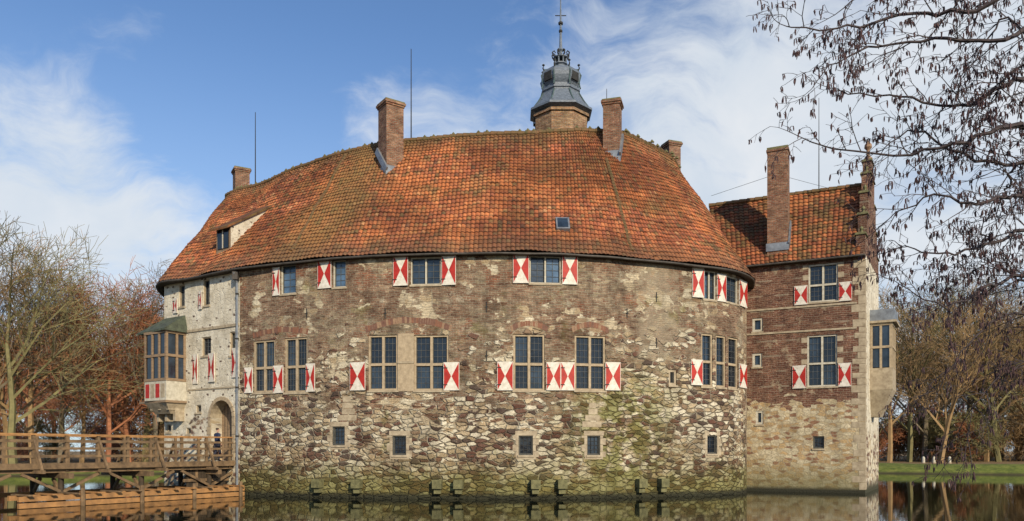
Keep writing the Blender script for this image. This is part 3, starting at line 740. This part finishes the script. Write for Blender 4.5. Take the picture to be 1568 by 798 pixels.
def chim2(px,pyt,Y,w,rot,zb):
    x=(px-CX)/F*Y; zt=CAMH+(HY-pyt)/F*Y; X=Vector((math.cos(rot),math.sin(rot),0)); Yv=Vector((-X.y,X.x,0)); Z=(0,0,1)
    wc.obox((x,Y,(zb+zt-.25)/2),X,Yv,Z,(w/2,w*.45,(zt-.25-zb)/2),'chimney_brick')
    wc.obox((x,Y,zt-.19),X,Yv,Z,(w/2+.05,w*.45+.05,.06),'chimney_brick'); wc.obox((x,Y,zt-.065),X,Yv,Z,(w/2+.02,w*.45+.02,.065),'moss_stone')
    wc.obox((x,Y,13.75),X,Yv,Z,(w/2+.06,w*.45+.06,.22),'zinc')
    a=Vector((x,Y,0))+X*(w/2+.06)-Yv*(w*.45); b=Vector((x,Y,0))+X*(w/2+.06)+Yv*w*.5; a.z=13.8;b.z=15.3; wc.beam(a,b,.08,.35,'zinc')
chim2(1192,229,43.4,1.1,math.atan2(fdir.y,fdir.x),12.5)
wc.tube([svy(1254,290,44.5),svy(1254,150,44.5)],[.03,.015],5,'iron')
tp=Vector((15.0,43.4,18.)); wc.tube([tp,Vector((12.2,46.8,17.9))],[.012,.012],4,'iron'); wc.tube([tp,Vector((18.5,44.8,17.7))],[.012,.012],4,'iron')
wc.build('wing_chimney',castle)
def gbox(w0,w1,o0,o1,z0,z1,m,mb=wt,s=0.):
    f=lambda w,o,z:Vector(((B2+gd*w+gn*o).x,(B2+gd*w+gn*o).y,z))
    mb.hexa([f(w0+s,o0,z0),f(w0+s,o1-s,z0),f(w1-s,o1-s,z0),f(w1-s,o0,z0),f(w0,o0,z1),f(w0,o1,z1),f(w1,o1,z1),f(w1,o0,z1)],m)
gbox(2.2,4.4,0,1.15,5.7,6.9,'stone_trim'); gbox(2.3,4.3,0,1.05,6.9,9.4,'dark')
for w_ in (2.2,2.9,3.6,4.28): gbox(w_,w_+.14,.99,1.14,6.9,9.4,'frame_stone')
for o_ in (0.02,.5): gbox(2.2,2.33,o_,o_+.12,6.9,9.4,'frame_stone')
for z_ in (8.0,9.26): gbox(2.19,4.43,.98,1.16,z_,z_+.13,'frame_stone'); gbox(2.18,2.34,0,1.1,z_,z_+.13,'frame_stone')
gbox(2.27,2.29,.1,1.,6.95,9.25,'glass2'); gbox(2.4,4.3,1.06,1.08,6.95,9.25,'glass')
gbox(2.05,4.55,0,1.35,9.4,9.52,'stone_trim'); gbox(2.15,4.45,0,1.25,9.52,10.15,'zinc')
gbox(2.2,4.4,0,1.15,4.9,5.7,'stone_trim',wt,.35); gbox(2.55,4.05,0,.8,4.2,4.9,'stone_trim',wt,.3)
wt.build('wing_windows_and_trim',castle)
# ------------------------------------------------------------ left oriel
ob=MB(); P=MAIN; u0=UC+.05; u1=UC+2.0; dd=-1.2
P.ubox(ob,u0,u1,5.0,6.05,dd,0,'frame_paint'); P.ubox(ob,u0+.06,u1-.06,6.05,8.75,dd+.08,0,'dark')
for z in (6.05,7.35,8.6): P.ubox(ob,u0-.03,u1+.03,z,z+.14,dd-.03,0,'oak')
for x in (u0,u0+.62,u0+1.24,u1-.12): P.ubox(ob,x,x+.12,6.19,8.6,dd-.01,dd+.12,'oak')
for d in (dd,dd+.6,-.14): P.ubox(ob,u1-.12,u1+.01,6.19,8.6,d,d+.12,'oak'); P.ubox(ob,u0-.01,u0+.12,6.19,8.6,d,d+.12,'oak')
for x in (u0+.13,u0+.75,u0+1.37): P.ubox(ob,x,x+.47,6.2,8.6,dd+.05,dd+.07,'glass')
for d in (dd+.14,dd+.74): P.ubox(ob,u1-.055,u1-.045,6.2,8.6,d,d+.42,'glass2'); 
for k in range(4):
    x=u0+.1+k*.46; P.ubox(ob,x,x+.34,5.15,5.9,dd-.012,dd+.02,'shutter_red' if k%2==0 else 'stone_trim')
P.ubox(ob,u0-.08,u1+.08,4.88,5.0,dd-.08,0,'oak')
def slant(z0,z1,s,m):
    W=P.W; ob.hexa([W(u0+s,z0,dd+s*1.5),W(u1-s,z0,dd+s*1.5),W(u1-s,z0,0),W(u0+s,z0,0),W(u0,z1,dd),W(u1,z1,dd),W(u1,z1,0),W(u0,z1,0)],m)
slant(4.3,4.88,.3,'stone_trim')
for x in (u0+.1,u0+.85,u0+1.6): P.ubox(ob,x,x+.2,3.9,4.9,-.55,0,'stone_trim'); P.ubox(ob,x+.01,x+.19,4.5,4.91,-.95,-.5,'stone_trim')
W=P.W; a,b=u0-.18,u1+.18
ob.hexa([W(a,8.72,dd-.2),W(b,8.72,dd-.2),W(b,8.72,0),W(a,8.72,0),W(a,8.82,dd-.2),W(b,8.82,dd-.2),W(b-.25,9.7,0),W(a+.25,9.7,0)],'slate_green')
ob.build('oriel_bay',castle)
cf=MB(); cf.poly([(p.x,p.y,.9) for p in MAIN.p[::3]],'moss_stone'); cf.build('courtyard_floor',castle)
# ------------------------------------------------------------ BRIDGE
bridge=empty('wooden_footbridge'); bm_=MB()
O=Vector((-14.45,39.6,0)); bd=Vector((-.545,-.838,0)).normalized(); bw=Vector((-.838,.545,0)).normalized(); ZD=1.72; WD=2.7
def bp(t,w,z): return O+bd*t+bw*w+Vector((0,0,z))
def bbox(t0,t1,w0,w1,z0,z1,m): bm_.hexa([bp(t0,w0,z0),bp(t1,w0,z0),bp(t1,w1,z0),bp(t0,w1,z0),bp(t0,w0,z1),bp(t1,w0,z1),bp(t1,w1,z1),bp(t0,w1,z1)],m)
BL=29.; t=.0
while t<BL:
    bbox(t,t+.19,-.12+random.uniform(-.02,.02),WD+.12,ZD-.06,ZD+random.uniform(-.006,.006),random.choice(['bridge_wood','bridge_wood','bridge_dark'])); t+=.205
for w in (.05,WD*.5,WD-.25): bbox(0,BL,w,w+.2,ZD-.36,ZD-.065,'bridge_wood' if w<.1 else 'bridge_dark')
bbox(0,BL,-.15,-.11,ZD-.2,ZD+.05,'bridge_wood')
t=.15;i=0
while t<BL:
    for w,s in ((0.,-1),(WD-.1,1)):
        j_=random.uniform(-.02,.02)
        bbox(t+j_,t+j_+.12,w,w+.1,ZD-.3,ZD+1.22,'bridge_wood')
        if i%2==1:
            ww_=w+.05; a=bp(t+.06,ww_+s*.75,ZD-.25); b=bp(t+.06,ww_+s*.08,ZD+1.0)
            bm_.beam(a,b,.09,.1,'bridge_wood')
            bm_.beam(bp(t+.06,ww_+s*.9,ZD-.3),bp(t+.06,ww_-s*.3,ZD-.3),.12,.14,'bridge_wood')
    t+=1.35;i+=1
for w in (-.02,WD-.08):
    bbox(0,BL,w-.02,w+.16,ZD+1.22,ZD+1.29,'bridge_wood_new')
    for z in (.28,.62,.94): bbox(0,BL,w-.025,w+.015,ZD+z,ZD+z+.1,'bridge_wood')
t=1.2
while t<BL:
    bbox(t,t+.22,-.7,WD+.7,ZD-.6,ZD-.365,'bridge_wood')
    for w in (.05,WD-.25): bm_.tube([bp(t+.11,w+.1,-1.),bp(t+.11,w+.1,ZD-.6)],[.13,.12],8,'bridge_dark')
    bm_.beam(bp(t+.11,-.5,-.3),bp(t+.11,.8,ZD-.62),.12,.12,'bridge_wood'); bm_.beam(bp(t+.11,WD+.5,-.3),bp(t+.11,WD-.8,ZD-.62),.12,.12,'bridge_wood')
    bm_.beam(bp(t+.15,.1,.55),bp(t+1.7,.1,ZD-.4),.1,.12,'bridge_wood'); bm_.beam(bp(t+.05,.1,.55),bp(t-1.5,.1,ZD-.4),.1,.12,'bridge_wood')
    t+=3.6
# boarded trestle next to the gate
for k in range(14): bbox(.25+k*.16,.25+k*.16+.14,.28,.34,-.3,ZD-.37,random.choice(['bridge_dark','bridge_wood','bridge_dark']))
bbox(.1,2.7,.2,.27,.75,.9,'bridge_wood'); 
for w,z in ((-1.3,.28),(-1.3,.02),(-.5,.30),(WD+.4,.25)):
    bbox(.3,10.8,w,w+.16,z,z+.2,'bridge_wood_new')
t=.5
while t<10.8:
    bbox(t,t+.17,-1.55,-.1,.50,.56,'bridge_wood_new' if random.random()<.6 else 'bridge_wood'); 
    t+=.9
t=.6
while t<11: bm_.tube([bp(t,-1.4,-1),bp(t,-1.4,.75)],[.1,.09],7,'bridge_wood'); t+=2.6
bm_.build('bridge_timbers',bridge)
# ------------------------------------------------------------ PERSON
ped=empty('pedestrian')
def skin_chain(name,verts,edges,rad,mat,parent,sub=2):
    me=bpy.data.meshes.new(name); me.from_pydata(verts,edges,[]); o=bpy.data.objects.new(name,me); bpy.context.scene.collection.objects.link(o)
    sk=o.modifiers.new('Skin','SKIN'); 
    if not me.skin_vertices: me.skin_vertices.new()
    for i,r in enumerate(rad): me.skin_vertices[0].data[i].radius=(r,r*.85)
    me.skin_vertices[0].data[0].use_root=True
    ss=o.modifiers.new('Sub','SUBSURF'); ss.levels=sub; ss.render_levels=sub
    me.materials.append(M[mat]); o.parent=parent; return o
legs=skin_chain('legs',[(0,0,.95),(.09,0,.9),(.1,.1,.5),(.1,.02,.1),(.1,.16,.04),(-.09,0,.9),(-.1,-.02,.5),(-.1,-.28,.14),(-.1,-.16,.05)],[(0,1),(1,2),(2,3),(3,4),(0,5),(5,6),(6,7),(7,8)],[.13,.095,.065,.045,.04,.095,.065,.045,.04],'jeans',ped)
torso=skin_chain('coat',[(0,0,.95),(0,.0,1.15),(0,.01,1.38),(.17,0,1.42),(.24,-.08,1.14),(.22,.06,.93),(-.17,0,1.42),(-.24,.1,1.15),(-.2,.24,.98),(0,.01,1.5)],[(0,1),(1,2),(2,3),(3,4),(4,5),(2,6),(6,7),(7,8),(2,9)],[.17,.145,.15,.075,.055,.042,.075,.055,.042,.06],'coat',ped)
head=skin_chain('head',[(0,.02,1.5),(0,.03,1.58),(0,.04,1.68),(0,.03,1.73)],[(0,1),(1,2),(2,3)],[.05,.07,.095,.07],'skin',ped)
hair=skin_chain('hair',[(0,.0,1.64),(0,.0,1.70),(0,.01,1.755)],[(0,1),(1,2)],[.085,.105,.08],'hair',ped)
for sx,p in ((1,(.22,.06,.93)),(-1,(-.2,.24,.98))):
    V=[p,(p[0],p[1]+.02,p[2]-.06)];E=[(0,1)];Rr=[.028,.036]
    for k in range(4):
        V+= [(p[0],p[1]+.05-.022*k,p[2]-.11),(p[0]-.01*sx,p[1]+.055-.022*k,p[2]-.155-.008*(k%2))]; i=len(V); E+=[(1,i-2),(i-2,i-1)]; Rr+=[.011,.008]
    V+=[(p[0]-.03*sx,p[1]+.06,p[2]-.07),(p[0]-.035*sx,p[1]+.075,p[2]-.11)]; i=len(V); E+=[(1,i-2),(i-2,i-1)]; Rr+=[.012,.009]
    skin_chain('hand',V,E,Rr,'skin',ped,1)
pp=bp(.55,.55,ZD); ped.location=pp; ped.rotation_euler=(0,0,math.radians(-33))
# ------------------------------------------------------------ TERRAIN + WATER
EX,EY,RXX,RYY=5.,48.,62.,34.
def rim(a): return 1.+.025*math.sin(3*a+1)+.018*math.sin(7*a)+.01*math.sin(17*a+2)
gm=MB(); NA=220
S=[.3,.6,.8,.9,.95,.975,.99,1.0,1.01,1.025,1.045,1.08,1.13,1.2,1.35,1.6,2.,3.,5.,9.,16.,30.]
def hgt(s,a):
    if s<=1.: return -1.6+1.55*max(0,(s-.9)/.1)**1.3 if s>.9 else -1.6
    t=min(1,(s-1)/.06); return -.05+.95*(t**.6)+ (.25*mn.noise(Vector((s*7,a*4,0))) if s>1.03 else .06*mn.noise(Vector((s*60,a*40,0))))
gi=gm.mi('ground_m') 
for s in S:
    for j in range(NA):
        a=2*math.pi*j/NA; r=s*rim(a) if s<3 else s
        gm.v.append((EX+RXX*r*math.cos(a),EY+(RYY if s<5 else RYY*1.4)*r*math.sin(a),hgt(s,a)))
for i in range(len(S)-1):
    for j in range(NA):
        j2=(j+1)%NA; gm.f.append((i*NA+j,i*NA+j2,(i+1)*NA+j2,(i+1)*NA+j)); gm.m.append(gi)
        gm.uv+=[(S[i],0),(S[i],0),(S[i+1],0),(S[i+1],0)]
gm.f.append(tuple(range(NA))[::-1]); gm.m.append(gi); gm.uv+=[(.3,0)]*NA
m,g,b=newmat('ground_m',.95)
uv=g.n('ShaderNodeUVMap').outputs[0]; sx=g.n('ShaderNodeSeparateXYZ',Vector=uv).outputs[0]
ob_=g.n('ShaderNodeTexCoord').outputs['Object']
gr=g.ramp(g.noise(ob_,1.5,6,.7),[(.3,(.06,.08,.018)),(.5,(.13,.16,.03)),(.7,(.22,.23,.055))])
lit=g.ramp(g.noise(ob_,.8,6,.75),[(.3,(.10,.07,.035)),(.5,(.24,.155,.075)),(.7,(.17,.15,.055))])
f=g.sm(g.math('ADD',sx,g.math('MULTIPLY',g.math('SUBTRACT',g.noise(ob_,.12,4),.5),.25)),1.1,1.2)
col=g.mix(f,gr,lit); col=g.mix(g.sm(sx,1.012,1.0),col,(.05,.04,.025))
g.set(b.inputs['Base Color'],col); g.set(b.inputs['Normal'],g.bump(g.noise(ob_,6,6,.8),.8,.1)); M['ground_m']=m
gm.build('ground',None,True)
m,g,b=newmat('water_m',.01)
tc=g.n('ShaderNodeTexCoord').outputs['Object']
b.inputs['Base Color'].default_value=(.008,.010,.005,1); b.inputs['IOR'].default_value=1.36; b.inputs['Specular IOR Level'].default_value=.55
n1=g.noise(g.scalev(tc,.5,1.6),1.2,3,.5); n2_=g.noise(g.scalev(tc,.8,2.2),5.,2,.5)
g.set(b.inputs['Normal'],g.bump(g.math('ADD',n1,g.math('MULTIPLY',n2_,.12)),.045,.05)); M['water_m']=m
wm=MB(); wm.poly([(EX+RXX*1.045*math.cos(2*math.pi*j/90),EY+RYY*1.05*math.sin(2*math.pi*j/90),0) for j in range(90)],'water_m'); wm.build('water')
for k_,px in enumerate((1414,1430,1454)):
    q=svy(px,0,83.+k_); bb=MB(); bb.lathe((q.x,q.y),[(.16,.5),(.16,1.45),(.12,1.6),(.0,1.68)],10,'frame_paint'); bb.lathe((q.x,q.y),[(.2,.6),(.2,1.0),(.16,1.01)],10,'stone_trim'); bb.build('bank_bollard')
# ------------------------------------------------------------ BARE TREES
def rv(r): return Vector((r.uniform(-1,1),r.uniform(-1,1),r.uniform(-1,1)))
def tree_mesh(name,seed,H,mat,kids=(9,6,5,4),spread=.75,trunkf=.8,r0=None,tw=.022,start=.22):
    r=random.Random(seed); mb=MB(); r0=r0 or H*.017
    def rec(p,d,L,rad,lvl):
        n=6 if lvl==0 else (3 if lvl<3 else 2)
        pts=[p];dirs=[d.copy()]
        for i in range(n):
            d=(d+rv(r)*(.13 if lvl==0 else .22)+Vector((0,0,.05 if lvl else .03))).normalized()
            p=p+d*L/n; pts.append(p); dirs.append(d.copy())
        re=max(rad*(.2 if lvl==0 else .4),tw*.6)
        mb.tube(pts,[rad+(re-rad)*i/n for i in range(n+1)],5 if lvl==0 else 3,mat)
        if lvl<len(kids):
            nk=kids[lvl]
            for k in range(nk):
                t=start+(1-start)*(k+r.random())/nk if lvl==0 else .15+.85*(k+r.random())/nk
                f=t*n; i=min(int(f),n-1); q=pts[i].lerp(pts[i+1],f-i); dd=dirs[i]
                ax=dd.cross(rv(r)).normalized(); cd=(dd*(1.-spread*.35)+ax*spread*r.uniform(.6,1.2)).normalized()
                cl=L*((.64-.3*t) if lvl==0 else r.uniform(.42,.68)); cr=max(tw,rad*(1-t*.65)*.55)
                rec(q,cd,cl,cr if lvl<len(kids)-1 else tw,lvl+1)
    rec(Vector((0,0,-.3)),Vector((r.uniform(-.04,.04),r.uniform(-.04,.04),1)),H*trunkf,r0,0)
    me=bpy.data.meshes.new(name); me.from_pydata(mb.v,[],mb.f); me.materials.append(M[mat]); me.update()
    zs=max(v[2] for v in mb.v); return me,zs
K=(11,6,5,4)
VAR=[tree_mesh('t_grey',1,20,'bark_grey',K),tree_mesh('t_ochre',2,20,'bark_ochre',K),tree_mesh('t_red',3,18,'bark_red',(13,7,6,5),.9,.75,start=.15),tree_mesh('t_moss',4,22,'bark_moss',K),tree_mesh('t_ochre2',5,19,'bark_ochre',(13,7,5,3),.6)]
SH=[tree_mesh('s_ochre',11,6,'bark_ochre',(14,8,6,3),1.0,.6,.06,.018,.03),tree_mesh('s_red',12,6,'bark_red',(14,8,5,3),1.,.6,.06,.018,.03),tree_mesh('s_moss',13,6,'bark_moss',(14,8,6,3),1.,.6,.06,.018,.03)]
def place(var,x,y,h,name,parent=None):
    me,zs=var; o=bpy.data.objects.new(name,me); bpy.context.scene.collection.objects.link(o)
    s=h/zs; o.scale=(s*random.uniform(.9,1.15),s*random.uniform(.9,1.15),s); o.location=(x,y,.75); o.rotation_euler=(0,0,random.uniform(0,6.28)); 
    if parent: o.parent=parent
    return o
def pl(var,px,pyt,Y,name,parent=None):
    return place(var,(px-CX)/F*Y,Y,CAMH-.75+(HY-pyt)/F*Y,name,parent)
for v,px,py,Y in ((3,20,298,73),(0,-35,285,74),(1,52,345,80),(2,165,388,86),(2,198,412,92),(0,92,385,84),(1,125,415,88),(0,240,398,90),(3,222,415,94),(4,10,360,79)):
    pl(VAR[v],px,py,Y,'bare_tree')
for v,px,py,Y in ((1,1362,428,92),(3,1392,405,96),(4,1440,415,90),(0,1485,425,98),(3,1530,395,93),(1,1572,385,95),(0,1415,425,100),(4,1510,415,97)):
    pl(VAR[v],px,py,Y,'bare_tree')
dt=empty('distant_trees'); rd=random.Random(5)
for i in range(30):
    px=rd.uniform(-260,290); pl(VAR[rd.choice([0,1,1,3,4,2])],px,rd.uniform(440,530),rd.uniform(98,150),'tree_instance',dt)
for i in range(40):
    px=rd.uniform(1330,2000); pl(VAR[rd.choice([0,1,1,4,3,0])],px,rd.uniform(430,530),rd.uniform(100,150),'tree_instance',dt)
for i in range(26):
    pl(VAR[rd.choice([0,1,3,4])],rd.uniform(280,1330),rd.uniform(470,540),rd.uniform(100,150),'tree_instance',dt)
sh=empty('undergrowth_shrubs')
for i in range(60):
    px=rd.choice([rd.uniform(-250,260),rd.uniform(1335,1900),rd.uniform(1335,1700)]); Y=rd.uniform(94,118); pl(rd.choice(SH),px,rd.uniform(600,655),Y,'shrub_instance',sh)
# ------------------------------------------------------------ ALDER overhanging
al=MB(); r=random.Random(21)
def catk(p):
    for k in range(r.choice([1,2,2,3])):
        L=r.uniform(.045,.095); o=Vector((r.uniform(-.03,.03),r.uniform(-.03,.03),0)); q=p+o
        d=Vector((r.uniform(-.25,.25),r.uniform(-.25,.25),-1)).normalized()
        al.tube([p,q+d*.015,q+d*(.02+L*.5),q+d*(.02+L)],[.002,.0085,.0105,.004],4,'catkin')
def twig(p,d,L,rad,lvl):
    n=4 if lvl else 3; pts=[p]; 
    for i in range(n):
        d=(d+rv(r)*.26+Vector((0,0,-.04 if lvl else -.08))).normalized(); p=p+d*L/n; pts.append(p)
    al.tube(pts,[max(.003,rad*(1-.6*i/n)) for i in range(n+1)],4 if lvl>1 else 3,'bark_near')
    if lvl:
        nk={3:6,2:4,1:3}[lvl]
        for k in range(nk):
            t=.2+.8*(k+r.random())/nk; f=min(t,.999)*n; i=int(f); q=pts[i].lerp(pts[i+1],f-i)
            dd=(pts[i+1]-pts[i]).normalized(); ax=dd.cross(rv(r)).normalized()
            twig(q,(dd*.75+ax*.75).normalized(),L*r.uniform(.35,.62),max(.0045,rad*.55),lvl-1)
    if lvl<=1 and r.random()<.52: catk(pts[-1])
trunk=[Vector((13.4,12.4,.2)),Vector((13.3,12.5,2.5)),Vector((13.1,12.5,5)),Vector((13.2,12.6,7.5)),Vector((13.0,12.7,9.5)),Vector((13.1,12.8,11.2))]
al.tube(catmull(trunk,3),[.30-.017*i for i in range(16)],10,'bark_near')
LIM=[(10.5,12.,[(1640,-40),(1500,15),(1400,22),(1300,42),(1200,42)],.055,1.),
(9.5,11.6,[(1650,10),(1540,60),(1430,60),(1330,75),(1260,110)],.05,1.),
(9.0,12.6,[(1640,110),(1540,130),(1470,165),(1380,150),(1290,140)],.055,1.),
(8.2,12.,[(1640,210),(1560,190),(1480,215),(1370,240),(1225,212)],.06,1.),
(8.0,13.,[(1640,230),(1570,250),(1490,245),(1400,200),(1350,235)],.05,1.),
(7.0,11.8,[(1650,330),(1570,300),(1500,310),(1430,300),(1365,330)],.05,.9),
(6.3,12.4,[(1650,380),(1580,350),(1520,370),(1450,390),(1375,375)],.05,.9),
(5.8,12.,[(1650,450),(1570,420),(1510,440),(1450,470),(1380,440)],.045,.8),
(5.5,12.8,[(1650,520),(1590,480),(1530,490),(1470,540),(1430,600)],.035,.6),
(5.2,12.2,[(1650,600),(1590,560),(1545,560),(1500,610),(1470,690)],.025,.5),
(10.8,12.3,[(1680,-90),(1560,-40),(1470,-30),(1380,-20),(1290,10)],.06,1.),
(9.8,13.2,[(1660,60),(1590,70),(1540,30),(1500,80),(1470,120)],.04,1.),
(7.5,13.0,[(1660,270),(1600,240),(1550,260),(1540,300),(1500,350)],.04,.9),
(9.2,12.2,[(1660,150),(1610,130),(1560,100),(1520,150),(1480,190)],.04,1.),
(6.0,13.2,[(1660,440),(1600,400),(1560,430),(1530,400),(1470,430)],.035,.7)]
for zs,Y,pl_,r0,dens in LIM:
    P0=[Vector((13.15,12.6,zs))]+[svy(x,y,Y+.25*math.sin(i*1.7+zs)) for i,(x,y) in enumerate(pl_)]
    pts=catmull(P0,5); pts=[q+rv(r)*.045 for q in pts]; n=len(pts)
    al.tube(pts,[r0*(1-.85*i/(n-1)) for i in range(n)],6,'bark_near')
    i0=6
    for i in range(i0,n-1):
        seg=(pts[i+1]-pts[i]); dd=seg.normalized(); m_=max(1,int(seg.length/.2*dens))
        for q_ in range(m_):
            q=pts[i].lerp(pts[i+1],r.random()); ax=dd.cross(rv(r)).normalized(); f=i/n
            twig(q,(dd*.8+ax*.8).normalized(),r.uniform(.3,1.1)*(1.15-.5*f),.012*(1.2-.6*f),2)
    twig(pts[-1],(pts[-1]-pts[-2]).normalized(),.6,.008,2)
al.build('alder_tree')
# ------------------------------------------------------------ LIGHT, SKY, CAMERA
az=math.radians(24); el=math.radians(25)
to_sun=Vector((math.sin(az)*math.cos(el),-math.cos(az)*math.cos(el),math.sin(el)))
sun=bpy.data.lights.new('sun','SUN'); sun.energy=4.9; sun.angle=math.radians(.5); sun.color=(1.,.85,.62)
so=bpy.data.objects.new('sun',sun); bpy.context.scene.collection.objects.link(so); so.rotation_euler=(-to_sun).to_track_quat('-Z','Y').to_euler(); so.location=(20,-20,40)
w=bpy.data.worlds.new('World'); bpy.context.scene.world=w; w.use_nodes=True; nt=w.node_tree; g=G(nt)
bg=nt.nodes['Background']
sky=g.n('ShaderNodeTexSky',{'sky_type':'NISHITA','sun_disc':False,'sun_elevation':el,'sun_rotation':math.pi-az,'air_density':1.0,'dust_density':.4,'ozone_density':1.8}).outputs[0]
d=g.n('ShaderNodeTexCoord').outputs['Generated']
z=g.n('ShaderNodeSeparateXYZ',Vector=d).outputs[2]
def blob(px,py,c0,c1):
    v=Vector(((px-CX)/F,1,(HY-py)/F)).normalized(); dt_=g.vmath('DOT_PRODUCT',d,tuple(v)); return g.sm(dt_,math.cos(math.radians(c0)),math.cos(math.radians(c1)))
warp=g.vmath('SCALE',g.vmath('SUBTRACT',g.n('ShaderNodeTexNoise',Vector=d,Scale=3.,Detail=4.).outputs[1],(.5,.5,.5)),.28)
dw=g.vmath('ADD',d,warp)
nz=g.noise(g.scalev(dw,1.,1.,2.4),3.4,10,.62)
nz=g.math('ADD',g.math('MULTIPLY',g.math('SUBTRACT',nz,.5),1.7),.5)
bias=g.math('MULTIPLY',blob(1100,175,15,2),.34)
bias=g.math('ADD',bias,g.math('MULTIPLY',blob(1380,260,22,4),.34))
bias=g.math('ADD',bias,g.math('MULTIPLY',blob(30,285,10,2),.32))
bias=g.math('ADD',bias,g.math('MULTIPLY',blob(220,400,11,2),.36))
bias=g.math('ADD',bias,g.math('MULTIPLY',blob(1560,40,9,2),.22))
bias=g.math('ADD',bias,g.math('MULTIPLY',blob(690,190,10,2),.28))
bias=g.math('SUBTRACT',bias,g.math('MULTIPLY',blob(420,20,22,6),.24))
bias=g.math('SUBTRACT',bias,g.math('MULTIPLY',blob(1200,-80,14,3),.16))
cl=g.sm(g.math('ADD',nz,bias),.50,1.0)
haze=g.math('MULTIPLY',g.sm(z,.5,.0),.7)
skyc=g.mix(1.,sky,(1.05,1.26,1.52),'MULTIPLY')
skyc=g.mix(haze,skyc,(5.2,6.5,7.9))
cc=g.ramp(g.noise(dw,6,5),[(.3,(6.4,7.2,8.1)),(.7,(8.5,8.7,8.9))])
out=g.mix(g.math('MULTIPLY',cl,.92),skyc,cc)
g.set(bg.inputs[0],out); bg.inputs[1].default_value=.1
cam=bpy.data.cameras.new('camera'); co=bpy.data.objects.new('camera',cam); bpy.context.scene.collection.objects.link(co)
co.location=(0,0,CAMH); co.rotation_euler=(math.radians(90),0,0); cam.sensor_width=36; cam.lens=36*F/1568; cam.shift_y=(HY-399)/1568; cam.clip_end=4000; cam.clip_start=.1
sc=bpy.context.scene; sc.camera=co; sc.view_settings.view_transform='Standard'; sc.view_settings.look='None'; sc.view_settings.exposure=0
